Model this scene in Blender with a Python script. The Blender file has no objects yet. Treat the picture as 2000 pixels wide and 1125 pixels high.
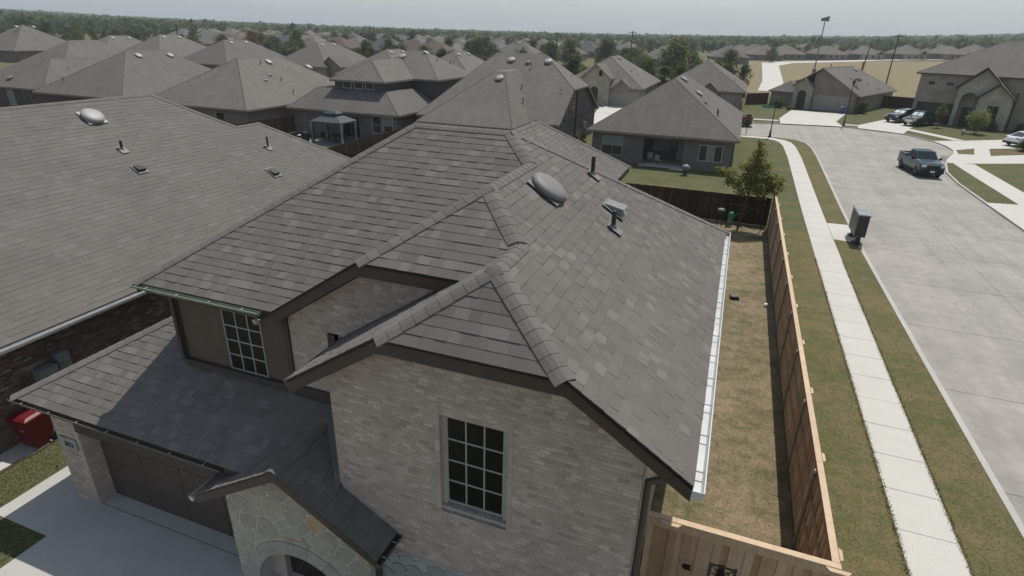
import bpy, bmesh, math, random
import numpy as np
from mathutils import Vector, Matrix, Euler
random.seed(7)
S = bpy.context.scene
COL = S.collection

# ------------------------------------------------------------------ camera, sky, sun, exposure
CAM_H = 11.0
def setup():
    cam = bpy.data.cameras.new('camera'); o = bpy.data.objects.new('camera', cam); COL.objects.link(o)
    pit, roll, yaw = 0.415343804, 0.02718771, 0.348818452
    fw = Vector((-math.sin(yaw)*math.cos(pit), math.cos(yaw)*math.cos(pit), -math.sin(pit)))
    r = Vector((math.cos(yaw), math.sin(yaw), 0)); u = r.cross(fw)
    r2 = math.cos(roll)*r + math.sin(roll)*u; u2 = -math.sin(roll)*r + math.cos(roll)*u
    m = Matrix((r2, u2, -fw)).transposed().to_4x4(); m.translation = (0, 0, CAM_H)
    o.matrix_world = m
    cam.sensor_width = 36; cam.lens = 36*1135.5546/2000; cam.clip_end = 9000; cam.clip_start = .1
    S.camera = o
    w = bpy.data.worlds.new('World'); S.world = w; w.use_nodes = True
    nt = w.node_tree; bg = nt.nodes['Background']; bg.inputs['Strength'].default_value = SKY
    sky = nt.nodes.new('ShaderNodeTexSky'); sky.sky_type = 'NISHITA'; sky.sun_disc = False
    d = Vector(SUN_DIR)
    sky.sun_elevation = math.asin(d.normalized().z); sky.sun_rotation = math.atan2(d.x, d.y)
    sky.air_density = 1.0; sky.dust_density = 1.6; sky.ozone_density = 2.0
    # thin high cloud, everywhere in the sky
    tc = nt.nodes.new('ShaderNodeTexCoord'); mp = nt.nodes.new('ShaderNodeMapping'); mp.inputs['Scale'].default_value = (1.2, 1.2, 7)
    nz = nt.nodes.new('ShaderNodeTexNoise'); nz.inputs['Scale'].default_value = 3.1; nz.inputs['Detail'].default_value = 6; nz.inputs['Roughness'].default_value = .6
    rp = nt.nodes.new('ShaderNodeValToRGB'); rp.color_ramp.elements[0].position = .5; rp.color_ramp.elements[1].position = .78
    rp.color_ramp.elements[0].color = (0, 0, 0, 1); rp.color_ramp.elements[1].color = (.5, .5, .5, 1)
    mx = nt.nodes.new('ShaderNodeMix'); mx.data_type = 'RGBA'
    mw = nt.nodes.new('ShaderNodeMix'); mw.data_type = 'RGBA'; mw.inputs['Factor'].default_value = .5
    L = nt.links.new
    L(tc.outputs['Generated'], mp.inputs['Vector']); L(mp.outputs[0], nz.inputs['Vector']); L(nz.outputs['Fac'], rp.inputs[0])
    sx = nt.nodes.new('ShaderNodeSeparateXYZ'); L(tc.outputs['Generated'], sx.inputs[0])
    hr = nt.nodes.new('ShaderNodeValToRGB'); hr.color_ramp.interpolation = 'EASE'; hr.color_ramp.elements[0].position = 0; hr.color_ramp.elements[1].position = .6
    hr.color_ramp.elements[0].color = SKYTINT; hr.color_ramp.elements[1].color = ZENITH
    L(sx.outputs['Z'], hr.inputs[0]); L(hr.outputs[0], mw.inputs[7])
    L(sky.outputs[0], mw.inputs[6]); L(mw.outputs[2], mx.inputs[6]); L(rp.outputs[0], mx.inputs['Factor']); mx.inputs[7].default_value = CLOUD
    L(mx.outputs[2], bg.inputs['Color'])
    s = bpy.data.lights.new('sun', 'SUN'); s.energy = SUN_E; s.angle = math.radians(.53); s.color = (1, .95, .88)
    so = bpy.data.objects.new('sun', s); COL.objects.link(so); so.location = (10, 40, 80)
    so.rotation_euler = (-d).to_track_quat('-Z', 'Y').to_euler()
    v = S.view_settings; v.view_transform = 'Standard'; v.look = 'None'; v.gamma = 1; v.exposure = EXPO; v.use_curve_mapping = False
SUN_DIR = (.1, .49, 1.0); SUN_E = 3.75; SKY = .115; EXPO = 0.0
SKYTINT = (4.8, 5.5, 5.85, 1); ZENITH = (2.3, 2.8, 3.3, 1); CLOUD = (6.2, 6.6, 6.8, 1)
setup()

# ------------------------------------------------------------------ materials
MATS = {}
def newmat(name):
    m = bpy.data.materials.new(name); m.use_nodes = True; MATS[name] = m
    return m, m.node_tree, m.node_tree.nodes['Principled BSDF'], m.node_tree.links.new
def rnd_node(nt, L):
    g = nt.nodes.new('ShaderNodeNewGeometry'); oi = nt.nodes.new('ShaderNodeObjectInfo')
    a = nt.nodes.new('ShaderNodeMath'); a.operation = 'ADD'; f = nt.nodes.new('ShaderNodeMath'); f.operation = 'FRACT'
    L(g.outputs['Random Per Island'], a.inputs[0]); L(oi.outputs['Random'], a.inputs[1]); L(a.outputs[0], f.inputs[0])
    return f.outputs[0]
def noise(nt, L, scale, detail=4, rough=.55, coord='pos', stretch=None):
    if coord == 'pos':
        g = nt.nodes.new('ShaderNodeNewGeometry'); src = g.outputs['Position']
    elif coord == 'uv':
        g = nt.nodes.new('ShaderNodeTexCoord'); src = g.outputs['UV']
    else:
        g = nt.nodes.new('ShaderNodeTexCoord'); src = g.outputs['Object']
    if stretch:
        mp = nt.nodes.new('ShaderNodeMapping'); mp.inputs['Scale'].default_value = stretch; L(src, mp.inputs[0]); src = mp.outputs[0]
    n = nt.nodes.new('ShaderNodeTexNoise'); n.inputs['Scale'].default_value = scale; n.inputs['Detail'].default_value = detail; n.inputs['Roughness'].default_value = rough
    L(src, n.inputs['Vector']); return n.outputs['Fac']
def ramp(nt, L, src, stops, interp='LINEAR'):
    r = nt.nodes.new('ShaderNodeValToRGB'); cr = r.color_ramp; cr.interpolation = interp
    while len(cr.elements) < len(stops): cr.elements.new(.5)
    for e, (p, c) in zip(cr.elements, stops):
        e.position = p; e.color = (*c, 1) if len(c) == 3 else c
    L(src, r.inputs[0]); return r.outputs[0]
def mix(nt, L, fac, a, b, mode='MIX'):
    m = nt.nodes.new('ShaderNodeMix'); m.data_type = 'RGBA'; m.blend_type = mode
    for v, i in ((fac, 0), (a, 6), (b, 7)):
        if isinstance(v, (int, float)): m.inputs[i].default_value = v
        elif isinstance(v, tuple): m.inputs[i].default_value = (*v, 1)
        else: L(v, m.inputs[i])
    return m.outputs[2]
def g3(v): return (v, v, v)
def setbump(nt, L, p, src, strength=.3, dist=.01):
    b = nt.nodes.new('ShaderNodeBump'); b.inputs['Strength'].default_value = strength; b.inputs['Distance'].default_value = dist
    L(src, b.inputs['Height']); L(b.outputs[0], p.inputs['Normal'])
def simple(name, col, rough=.75, spec=.3, var=0, nscale=0, namt=0, metal=0, nscale2=0, namt2=0, bump=0, coord='pos', coat=0):
    m, nt, p, L = newmat(name)
    c = tuple(col)
    if var:
        f = ramp(nt, L, rnd_node(nt, L), [(0, g3(1-var)), (1, g3(1+var))]); c = mix(nt, L, 1., c, f, 'MULTIPLY')
    for sc, am in ((nscale, namt), (nscale2, namt2)):
        if sc:
            nz = noise(nt, L, sc, coord=coord); f = ramp(nt, L, nz, [(.3, g3(1-am)), (.7, g3(1+am))]); c = mix(nt, L, 1., c, f, 'MULTIPLY')
            if bump: setbump(nt, L, p, nz, bump, .005)
    if isinstance(c, tuple): p.inputs['Base Color'].default_value = (*c, 1)
    else: L(c, p.inputs['Base Color'])
    p.inputs['Roughness'].default_value = rough; p.inputs['Specular IOR Level'].default_value = spec; p.inputs['Metallic'].default_value = metal
    if coat: p.inputs['Coat Weight'].default_value = coat; p.inputs['Coat Roughness'].default_value = .05
    return m
def islandramp(name, stops, rough=.85, spec=.2, nscale=6, namt=.12, fine=60, fineamt=.15, coord='pos', bump=0):
    m, nt, p, L = newmat(name)
    c = ramp(nt, L, rnd_node(nt, L), stops)
    for sc, am in ((nscale, namt), (fine, fineamt)):
        if sc:
            nz = noise(nt, L, sc, coord=coord); f = ramp(nt, L, nz, [(.3, g3(1-am)), (.7, g3(1+am))]); c = mix(nt, L, 1., c, f, 'MULTIPLY')
            if bump and sc == fine: setbump(nt, L, p, nz, bump, .006)
    L(c, p.inputs['Base Color']); p.inputs['Roughness'].default_value = rough; p.inputs['Specular IOR Level'].default_value = spec
    return m
def bricky(name, c1, c2, mortar, bw, bh, gap, rough=.85, msize=.5, offs=.5, bumps=.4, blot=.15, blotscale=.6):
    m, nt, p, L = newmat(name)
    tc = nt.nodes.new('ShaderNodeTexCoord'); b = nt.nodes.new('ShaderNodeTexBrick')
    L(tc.outputs['UV'], b.inputs['Vector'])
    b.inputs['Color1'].default_value = (*c1, 1); b.inputs['Color2'].default_value = (*c2, 1); b.inputs['Mortar'].default_value = (*mortar, 1)
    b.inputs['Scale'].default_value = 1; b.inputs['Brick Width'].default_value = bw; b.inputs['Row Height'].default_value = bh
    b.inputs['Mortar Size'].default_value = gap; b.inputs['Mortar Smooth'].default_value = .1; b.offset = offs; b.inputs['Bias'].default_value = 0
    c = b.outputs['Color']
    for sc, am in ((blotscale, blot), (25, .12)):
        f = ramp(nt, L, noise(nt, L, sc), [(.3, g3(1-am)), (.7, g3(1+am))]); c = mix(nt, L, 1., c, f, 'MULTIPLY')
    if name.startswith('roof'):
        oi = nt.nodes.new('ShaderNodeObjectInfo'); f = ramp(nt, L, oi.outputs['Random'], [(0, (.90, .90, .91)), (1, (1.10, 1.09, 1.07))]); c = mix(nt, L, 1., c, f, 'MULTIPLY')
        f = ramp(nt, L, noise(nt, L, .9, 4, .6, coord='uv', stretch=(2.2, .25, 1)), [(.35, g3(.93)), (.7, g3(1.05))]); c = mix(nt, L, 1., c, f, 'MULTIPLY')
    L(c, p.inputs['Base Color']); p.inputs['Roughness'].default_value = rough; p.inputs['Specular IOR Level'].default_value = .2
    inv = nt.nodes.new('ShaderNodeMath'); inv.operation = 'SUBTRACT'; inv.inputs[0].default_value = 1; L(b.outputs['Fac'], inv.inputs[1])
    setbump(nt, L, p, inv.outputs[0], bumps, .01)
    return m
def grass(name, green, dry, thr, fine=1.0, third=None):
    m, nt, p, L = newmat(name)
    n1 = noise(nt, L, .45, 5, .62); n2 = noise(nt, L, 2.6, 5, .6)
    a = nt.nodes.new('ShaderNodeMath'); a.operation = 'MULTIPLY_ADD'; a.inputs[1].default_value = .45; L(n2, a.inputs[0]); 
    b = nt.nodes.new('ShaderNodeMath'); b.operation = 'MULTIPLY'; b.inputs[1].default_value = .55; L(n1, b.inputs[0]); L(b.outputs[0], a.inputs[2])
    f = ramp(nt, L, a.outputs[0], [(thr-.1, g3(0)), (thr+.1, g3(1))])
    c = mix(nt, L, f, green, dry)
    if third:
        f3 = ramp(nt, L, noise(nt, L, .9, 3, .5, stretch=(1, 1.7, 1)), [(.56, g3(0)), (.7, g3(1))]); c = mix(nt, L, f3, c, third)
    for sc, am in ((11, .22), (45, .35*fine), (140, .3*fine)):
        ff = ramp(nt, L, noise(nt, L, sc, 3, .6), [(.3, g3(1-am)), (.7, g3(1+am))]); c = mix(nt, L, 1., c, ff, 'MULTIPLY')
    L(c, p.inputs['Base Color']); p.inputs['Roughness'].default_value = .95; p.inputs['Specular IOR Level'].default_value = .1
    setbump(nt, L, p, noise(nt, L, 60, 3, .6), .5, .02)
    return m
def concrete(name, col, joints=None, st=.1, streak=False):
    m, nt, p, L = newmat(name); c = tuple(col)
    for sc, am in ((.35, st), (2.2, st*.7), (18, .05), (120, .07)):
        f = ramp(nt, L, noise(nt, L, sc, 5, .6), [(.3, g3(1-am)), (.7, g3(1+am))]); c = mix(nt, L, 1., c, f, 'MULTIPLY')
    f = ramp(nt, L, noise(nt, L, 1.1, 6, .7), [(.66, g3(0)), (.8, g3(.4))]); c = mix(nt, L, f, c, tuple(x*.72 for x in col))
    if streak:     # tyre polish and drips along the lanes, hairline cracks
        f = ramp(nt, L, noise(nt, L, 1.0, 5, .6, stretch=(1.3, .05, 1)), [(.35, g3(.9)), (.7, g3(1.05))]); c = mix(nt, L, 1., c, f, 'MULTIPLY')
        g = nt.nodes.new('ShaderNodeNewGeometry'); vo = nt.nodes.new('ShaderNodeTexVoronoi'); vo.feature = 'DISTANCE_TO_EDGE'; vo.inputs['Scale'].default_value = .16
        wz = nt.nodes.new('ShaderNodeTexNoise'); wz.inputs['Scale'].default_value = .8; wz.inputs['Detail'].default_value = 6; av = nt.nodes.new('ShaderNodeVectorMath'); av.operation = 'ADD'
        L(g.outputs['Position'], wz.inputs['Vector']); L(wz.outputs['Color'], av.inputs[0]); L(g.outputs['Position'], av.inputs[1]); L(av.outputs[0], vo.inputs['Vector'])
        f = ramp(nt, L, vo.outputs['Distance'], [(0, g3(.8)), (.0045, g3(1))]); c = mix(nt, L, 1., c, f, 'MULTIPLY')
    L(c, p.inputs['Base Color']); p.inputs['Roughness'].default_value = .88; p.inputs['Specular IOR Level'].default_value = .25
    return m
def glassy(name, col, rough=.06, spec=.6):
    return simple(name, col, rough, spec)

SHB = (.151, .139, .127)
def sc(c, k): return tuple(x*k for x in c)
islandramp('shingle', [(0, sc(SHB, .90)), (.2, sc(SHB, .98)), (.76, sc(SHB, 1.05)), (.87, (.167, .153, .14)), (.94, (.192, .176, .16)), (1, (.18, .167, .153))], .92, .12, .5, .06, 90, .14, bump=.3)
islandramp('shingle_far', [(0, sc(SHB, .97)), (.8, sc(SHB, 1.06)), (.93, (.165, .152, .14)), (1, (.175, .161, .149))], .92, .12, .5, .06, 90, .2)
islandramp('ridge_cap', [(0, sc(SHB, .98)), (.6, sc(SHB, 1.06)), (1, sc(SHB, 1.16))], .92, .12, .5, .06, 90, .22, bump=.35)
bricky('roof_plain', sc(SHB, 1.17), sc(SHB, .98), sc(SHB, .62), .34, .2, .012, .92, bumps=.25, blot=.06, blotscale=.35)
bricky('roof_brown', (.155, .12, .1), (.13, .1, .085), (.07, .055, .05), .34, .2, .012, .92, bumps=.25, blot=.06, blotscale=.35)
bricky('roof_slate', (.105, .108, .115), (.09, .092, .1), (.05, .05, .055), .34, .2, .012, .92, bumps=.25, blot=.06, blotscale=.35)
bricky('roof_tan', (.19, .165, .14), (.165, .145, .125), (.1, .09, .08), .34, .2, .012, .92, bumps=.25, blot=.06, blotscale=.35)
simple('roof_deck', (.045, .043, .042), .95, .1)
simple('fascia_taupe', (.078, .059, .045), .6, .3, nscale=3, namt=.1)
simple('fascia_tan', (.23, .2, .15), .6, .3, nscale=3, namt=.1)
simple('siding', (.118, .088, .067), .7, .3, nscale=2.5, namt=.08, nscale2=40, namt2=.06)
simple('trim_taupe', (.07, .06, .052), .6, .3)
islandramp('brick_light', [(0, (.38, .30, .255)), (.15, (.45, .362, .31)), (.65, (.495, .402, .345)), (.9, (.55, .455, .395)), (.992, (.60, .505, .44)), (1, (.36, .24, .185))], .9, .2, 1.6, .09, 26, .1)
simple('mortar_light', (.50, .42, .36), .95, .1, nscale=30, namt=.1)
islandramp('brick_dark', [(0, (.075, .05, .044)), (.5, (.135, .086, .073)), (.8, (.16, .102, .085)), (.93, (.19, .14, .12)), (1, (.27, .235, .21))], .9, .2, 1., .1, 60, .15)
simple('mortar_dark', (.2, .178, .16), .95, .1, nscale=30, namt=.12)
bricky('brick_grey', (.175, .148, .135), (.13, .108, .098), (.215, .19, .17), .22, .075, .01)
bricky('brick_rust', (.12, .078, .065), (.09, .058, .052), (.16, .14, .13), .22, .075, .01)
bricky('brick_tan', (.30, .26, .21), (.24, .205, .165), (.33, .3, .26), .22, .075, .01)
bricky('brick_pinkish', (.26, .2, .165), (.21, .16, .135), (.3, .26, .23), .22, .075, .01)
bricky('stone_far', (.42, .37, .29), (.34, .3, .24), (.45, .42, .36), .5, .3, .02, blot=.2)
bricky('siding_grey', (.105, .105, .11), (.1, .1, .105), (.06, .06, .065), 4, .18, .012, offs=.3)
bricky('siding_tan', (.27, .24, .2), (.26, .23, .19), (.18, .16, .13), 4, .18, .012, offs=.3)
islandramp('stone_cream', [(0, (.36, .32, .27)), (.55, (.42, .385, .33)), (.82, (.45, .405, .34)), (.93, (.42, .33, .22)), (1, (.46, .34, .2))], .88, .2, 5, .14, 40, .14, bump=.5)
simple('stone_mortar', (.52, .49, .43), .95, .1, nscale=20, namt=.1)
simple('stone_block', (.40, .365, .32), .88, .2, var=.06, nscale=6, namt=.1, bump=.3)
islandramp('stone_blue', [(0, (.3, .31, .3)), (.7, (.37, .375, .36)), (1, (.42, .415, .385))], .88, .2, 5, .12, 40, .12, bump=.5)
simple('gutter_white', (.56, .575, .575), .35, .5, nscale=5, namt=.08, nscale2=.9, namt2=.06)
simple('gutter_galv', (.27, .32, .25), .35, .5, metal=.25, nscale=5, namt=.1)
simple('gutter_taupe', (.10, .085, .068), .45, .4, nscale=4, namt=.1)
simple('grey_metal', (.2, .203, .2), .5, .4, nscale=12, namt=.08)
simple('galv', (.55, .57, .58), .4, .5, metal=.5, nscale=8, namt=.1)
simple('vent_grey', (.2, .194, .186), .55, .3, nscale=10, namt=.05)
simple('vent_light', (.34, .332, .31), .5, .4, nscale=8, namt=.05)
simple('pipe_dark', (.035, .034, .033), .5, .4)
simple('black', (.012, .012, .012), .5, .3)
simple('rubber', (.016, .016, .017), .8, .2)
glassy('glass_dark', (.010, .010, .010), .35, .25)
glassy('glass_house', (.03, .036, .038), .06, .6)
glassy('glass_blind', (.22, .24, .24), .25, .5)
simple('win_frame', (.36, .345, .32), .5, .4)
simple('win_white', (.55, .54, .5), .5, .4)
simple('garage_taupe', (.088, .067, .056), .55, .4, nscale=6, namt=.06)
simple('garage_tan', (.33, .3, .26), .6, .3, nscale=2, namt=.05)
simple('door_dark', (.045, .035, .028), .5, .4)
simple('door_light', (.4, .42, .4), .4, .4)
concrete('concrete_walk', (.53, .515, .47), st=.05)
concrete('concrete_road', (.33, .311, .278), st=.13, streak=True)
concrete('concrete_joint', (.2, .19, .175))
concrete('concrete_drive', (.45, .44, .41), st=.07)
concrete('kerb_conc', (.44, .43, .395), st=.08)
grass('grass_green', (.092, .104, .048), (.165, .132, .072), .58)
grass('grass_mixed', (.082, .094, .036), (.185, .142, .08), .5, third=(.11, .095, .045))
grass('grass_verge', (.105, .108, .046), (.175, .138, .072), .53, third=(.165, .128, .07), fine=.6)
grass('grass_dry', (.118, .116, .058), (.262, .205, .135), .49, .7, third=(.13, .12, .068))
grass('field_dry', (.15, .14, .078), (.262, .212, .128), .46, .5, third=(.14,.135,.07))
simple('soil', (.10, .075, .055), .95, .1, nscale=8, namt=.3)
islandramp('wood_new', [(0, (.37, .24, .15)), (.4, (.48, .325, .21)), (.8, (.55, .385, .255)), (1, (.62, .47, .33))], .8, .2, 3, .1, 30, .16)
simple('wood_cap', (.56, .42, .285), .75, .25, var=.06, nscale=5, namt=.08, nscale2=40, namt2=.1)
simple('wood_rail', (.36, .255, .165), .8, .2, var=.12, nscale=8, namt=.12)
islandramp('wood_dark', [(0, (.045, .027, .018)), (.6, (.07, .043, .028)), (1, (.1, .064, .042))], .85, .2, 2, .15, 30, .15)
simple('wood_grey', (.085, .072, .062), .85, .2, var=.2, nscale=2, namt=.2)
simple('pole_wood', (.085, .06, .045), .85, .2, nscale=3, namt=.2)
simple('bark', (.10, .08, .062), .95, .1, nscale=9, namt=.3)
def leafmat(name, dark, midc, light, extra=None):
    st = [(0, dark), (.5, midc), (.88, light)]
    if extra: st.append((1, extra))
    m = islandramp(name, st, .7, .25, 0, 0, 0, 0); nt = m.node_tree; L = nt.links.new; p = nt.nodes['Principled BSDF']; out = nt.nodes['Material Output']
    t = nt.nodes.new('ShaderNodeBsdfTranslucent'); mx = nt.nodes.new('ShaderNodeMixShader'); mx.inputs[0].default_value = .4
    src = p.inputs['Base Color'].links[0].from_socket; c = mix(nt, L, 1., src, (1.5, 1.6, .9), 'MULTIPLY'); L(c, t.inputs['Color'])
    L(p.outputs[0], mx.inputs[1]); L(t.outputs[0], mx.inputs[2]); L(mx.outputs[0], out.inputs['Surface']); return m
leafmat('leaf_dark', (.03, .044, .017), (.058, .078, .03), (.105, .122, .05))
leafmat('leaf_mid', (.04, .058, .017), (.07, .096, .03), (.12, .14, .05))
leafmat('leaf_olive', (.058, .068, .024), (.105, .12, .046), (.165, .17, .075))
leafmat('leaf_yard', (.07, .088, .022), (.165, .178, .055), (.27, .265, .09), (.36, .25, .07))
leafmat('leaf_rust', (.07, .055, .025), (.13, .09, .045), (.19, .115, .06), (.2, .1, .06))
leafmat('leaf_pale', (.11, .12, .045), (.17, .18, .075), (.26, .26, .12))
leafmat('leaf_wood', (.035, .055, .016), (.06, .085, .026), (.095, .115, .04))
simple('paint_blue', (.013, .045, .068), .28, .5, metal=.25, coat=.6)
simple('paint_black', (.018, .022, .026), .22, .5, metal=.3, coat=1)
simple('paint_green', (.022, .034, .036), .25, .5, metal=.4, coat=1)
simple('paint_white', (.75, .76, .76), .25, .5, coat=1)
simple('paint_red', (.16, .01, .014), .3, .5, coat=.6)
glassy('car_glass', (.015, .022, .026), .04, .7)
simple('sun_shade', (.66, .74, .72), .3, .5)
simple('chrome', (.55, .56, .57), .18, .5, metal=.9)
simple('rim', (.22, .22, .23), .35, .5, metal=.7)
simple('lamp_clear', (.6, .62, .62), .1, .6)
simple('lamp_red', (.3, .02, .02), .2, .5)
simple('plate_white', (.7, .7, .7), .5, .3)
simple('bin_red', (.14, .013, .018), .42, .4, nscale=3, namt=.12)
simple('bin_blue', (.02, .045, .16), .45, .4, nscale=3, namt=.1)
simple('sign_green', (.05, .24, .17), .5, .4)
simple('canopy', (.075, .086, .092), .7, .3, nscale=3, namt=.06)
simple('curtain', (.28, .25, .22), .85, .1, nscale=5, namt=.15)
simple('cabinet', (.115, .108, .092), .5, .4, var=.04, nscale=10, namt=.06)
simple('cabinet_top', (.27, .28, .27), .4, .4, nscale=10, namt=.06)
simple('box_blue', (.19, .21, .22), .5, .4, nscale=8, namt=.08)
simple('white_plastic', (.72, .72, .7), .5, .3)
simple('slate_sill', (.19, .195, .195), .85, .2, var=.12, nscale=20, namt=.15)
simple('orange', (.5, .13, .04), .6, .3)
simple('dish_grey', (.05, .048, .048), .9, .1)

# ------------------------------------------------------------------ mesh helpers
BASE = {}
class MB:
    def __init__(s): s.v = []; s.f = []; s.m = []
    def add(s, vs, fs, mi=0):
        o = len(s.v); s.v += [tuple(p) for p in vs]
        for f in fs: s.f.append(tuple(i+o for i in f)); s.m.append(mi)
        return s
    def box(s, x0, x1, y0, y1, z0, z1, mi=0):
        return s.add([(x0,y0,z0),(x1,y0,z0),(x1,y1,z0),(x0,y1,z0),(x0,y0,z1),(x1,y0,z1),(x1,y1,z1),(x0,y1,z1)],
            [(3,2,1,0),(4,5,6,7),(0,1,5,4),(1,2,6,5),(2,3,7,6),(3,0,4,7)], mi)
    def obox(s, c, d, M=None, mi=0):
        M = M or Matrix.Identity(3); c = Vector(c); vs = []
        for sx, sy, sz in ((-1,-1,-1),(1,-1,-1),(1,1,-1),(-1,1,-1),(-1,-1,1),(1,-1,1),(1,1,1),(-1,1,1)):
            vs.append(c + M @ Vector((sx*d[0]/2, sy*d[1]/2, sz*d[2]/2)))
        return s.add(vs, [(3,2,1,0),(4,5,6,7),(0,1,5,4),(1,2,6,5),(2,3,7,6),(3,0,4,7)], mi)
    def prism(s, poly, ext, mi=0, ms=None):
        n = len(poly); e = Vector(ext); a = [Vector(p) for p in poly]; ms = mi if ms is None else ms
        nrm = Vector((0, 0, 0))
        for i in range(n): nrm += a[i].cross(a[(i+1) % n])
        if nrm.dot(e) > 0: a = a[::-1]
        o = len(s.v); s.v += [tuple(p) for p in a] + [tuple(p+e) for p in a]
        s.f.append(tuple(range(o, o+n))); s.m.append(mi)
        s.f.append(tuple(range(o+2*n-1, o+n-1, -1))); s.m.append(ms)
        for i in range(n):
            j = (i+1) % n; s.f.append((o+i, o+n+i, o+n+j, o+j)); s.m.append(ms)
        return s
    def slab(s, poly, t, mi=0, ms=1): return s.prism(poly, (0, 0, -t), mi, ms)
    def tube(s, p0, p1, r0, r1=None, n=8, mi=0, cap=True):
        r1 = r0 if r1 is None else r1; p0 = Vector(p0); p1 = Vector(p1); d = (p1-p0).normalized()
        a = d.orthogonal().normalized(); b = d.cross(a); vs = []
        for p, r in ((p0, r0), (p1, r1)):
            for i in range(n):
                t = 2*math.pi*i/n; vs.append(p + a*math.cos(t)*r + b*math.sin(t)*r)
        fs = [(i, (i+1) % n, n+(i+1) % n, n+i) for i in range(n)]
        if cap: fs += [tuple(range(n-1, -1, -1)), tuple(range(n, 2*n))]
        return s.add(vs, fs, mi)
    def lathe(s, prof, n=16, M=None, mi=0, sx=1, sy=1):
        M = M or Matrix.Identity(4); vs = []; fs = []; k = len(prof)
        for i in range(n):
            t = 2*math.pi*i/n
            for r, z in prof: vs.append(M @ Vector((r*math.cos(t)*sx, r*math.sin(t)*sy, z)))
        for i in range(n):
            j = (i+1) % n
            for q in range(k-1): fs.append((i*k+q, j*k+q, j*k+q+1, i*k+q+1))
        return s.add(vs, fs, mi)
    def mesh(s, name, off=(0,0,0), uv=True, smooth=False):
        me = bpy.data.meshes.new(name); ox, oy, oz = off
        me.from_pydata([(x-ox, y-oy, z-oz) for x, y, z in s.v], [], s.f)
        if any(s.m): me.polygons.foreach_set('material_index', s.m)
        if smooth: me.polygons.foreach_set('use_smooth', [True]*len(s.f))
        if uv:
            lay = me.uv_layers.new(name='UVMap'); uvs = []
            for f in s.f:
                a = s.v[f[0]]; nx = ny = nz = 0.
                for i in range(len(f)):
                    p = s.v[f[i]]; q = s.v[f[(i+1) % len(f)]]
                    nx += (p[1]-q[1])*(p[2]+q[2]); ny += (p[2]-q[2])*(p[0]+q[0]); nz += (p[0]-q[0])*(p[1]+q[1])
                h = math.hypot(nx, ny); l = math.sqrt(h*h+nz*nz) or 1.
                if h/l < .05:
                    for i in f: uvs += [s.v[i][0], s.v[i][1]]
                else:
                    ux, uy = -ny/h, nx/h; c = h/l
                    for i in f:
                        p = s.v[i]; uvs += [p[0]*ux+p[1]*uy, p[2]/c]
            lay.data.foreach_set('uv', uvs)
        me.update(); return me
def setmats(me, mats):
    for m in ([mats] if isinstance(mats, str) else mats): me.materials.append(MATS[m])
def gbase(o): return BASE.get(o.name, Vector((0, 0, 0))) if o else Vector((0, 0, 0))
def obj(name, mb, mats, parent=None, uv=True, smooth=False, label=None):
    b = gbase(parent)
    me = mb if isinstance(mb, bpy.types.Mesh) else mb.mesh(name, b, uv, smooth)
    if not me.materials: setmats(me, mats)
    o = bpy.data.objects.new(name, me); COL.objects.link(o)
    if parent: o.parent = parent; BASE[o.name] = b
    if label: o['label'] = label
    return o
def tag(o, label, cat, group=None):
    o['label'] = label; o['category'] = cat
    if group: o['group'] = group
    return o
def thing(name, label, cat, loc=(0,0,0), rz=0., group=None, local=False):
    o = bpy.data.objects.new(name, None); COL.objects.link(o); o.empty_display_size = .3
    o.location = loc; o.rotation_euler = (0, 0, rz)
    BASE[o.name] = Vector((0, 0, 0)) if local else Vector(loc)
    return tag(o, label, cat, group)
def struct(name, mb, mats, kind='structure', parent=None):
    o = obj(name, mb, mats, parent); o['kind'] = kind; return o
def one(name, mb, mats, label, cat, loc=(0,0,0), rz=0, group=None, smooth=False):
    me = mb.mesh(name, (0,0,0), True, smooth) if isinstance(mb, MB) else mb
    if not me.materials: setmats(me, mats)
    o = bpy.data.objects.new(name, me); COL.objects.link(o); o.location = loc; o.rotation_euler = (0,0,rz)
    return tag(o, label, cat, group)
def copy_tree(o, parent=None):
    c = o.copy(); COL.objects.link(c)
    if parent: c.parent = parent
    for ch in list(o.children): copy_tree(ch, c)
    return c
def clip2(poly, a, b, c):   # keep a*x+b*y<=c
    out = []; n = len(poly)
    for i in range(n):
        p = poly[i]; q = poly[(i+1) % n]; dp = a*p[0]+b*p[1]-c; dq = a*q[0]+b*q[1]-c
        if dp <= 0: out.append(p)
        if (dp < 0 < dq) or (dq < 0 < dp):
            t = dp/(dp-dq); out.append((p[0]+(q[0]-p[0])*t, p[1]+(q[1]-p[1])*t))
    return out
def cliprect(poly, x0, x1, y0, y1):
    for a, b, c in ((1,0,x1),(-1,0,-x0),(0,1,y1),(0,-1,-y0)):
        poly = clip2(poly, a, b, c)
        if len(poly) < 3: return []
    return poly
def area2(p): return abs(sum(p[i][0]*p[(i+1) % len(p)][1]-p[(i+1) % len(p)][0]*p[i][1] for i in range(len(p))))/2
CAMP = Vector((0, 0, CAM_H))
def emit(parent, name, pieces, mats, nind=300, stuffname=None):
    """pieces: (local verts, faces, Matrix, sharekey) nearest nind become objects of their own, the rest one stuff part"""
    pieces.sort(key=lambda p: (p[2].translation-CAMP).length)
    b = gbase(parent); shared = {}
    for vs, fs, M, key in pieces[:nind]:
        me = shared.get(key) if key else None
        if me is None:
            mb = MB(); mb.add(vs, fs); me = mb.mesh(name, uv=False); setmats(me, mats)
            if key: shared[key] = me
        o = bpy.data.objects.new(name, me); COL.objects.link(o); o.parent = parent
        o.matrix_local = Matrix.Translation(-b) @ M
    rest = pieces[nind:]
    if rest:
        mb = MB()
        for vs, fs, M, key in rest: mb.add([M @ Vector(v) for v in vs], fs)
        o = obj(stuffname or name, mb, mats, parent, uv=False); o['kind'] = 'stuff'
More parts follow.
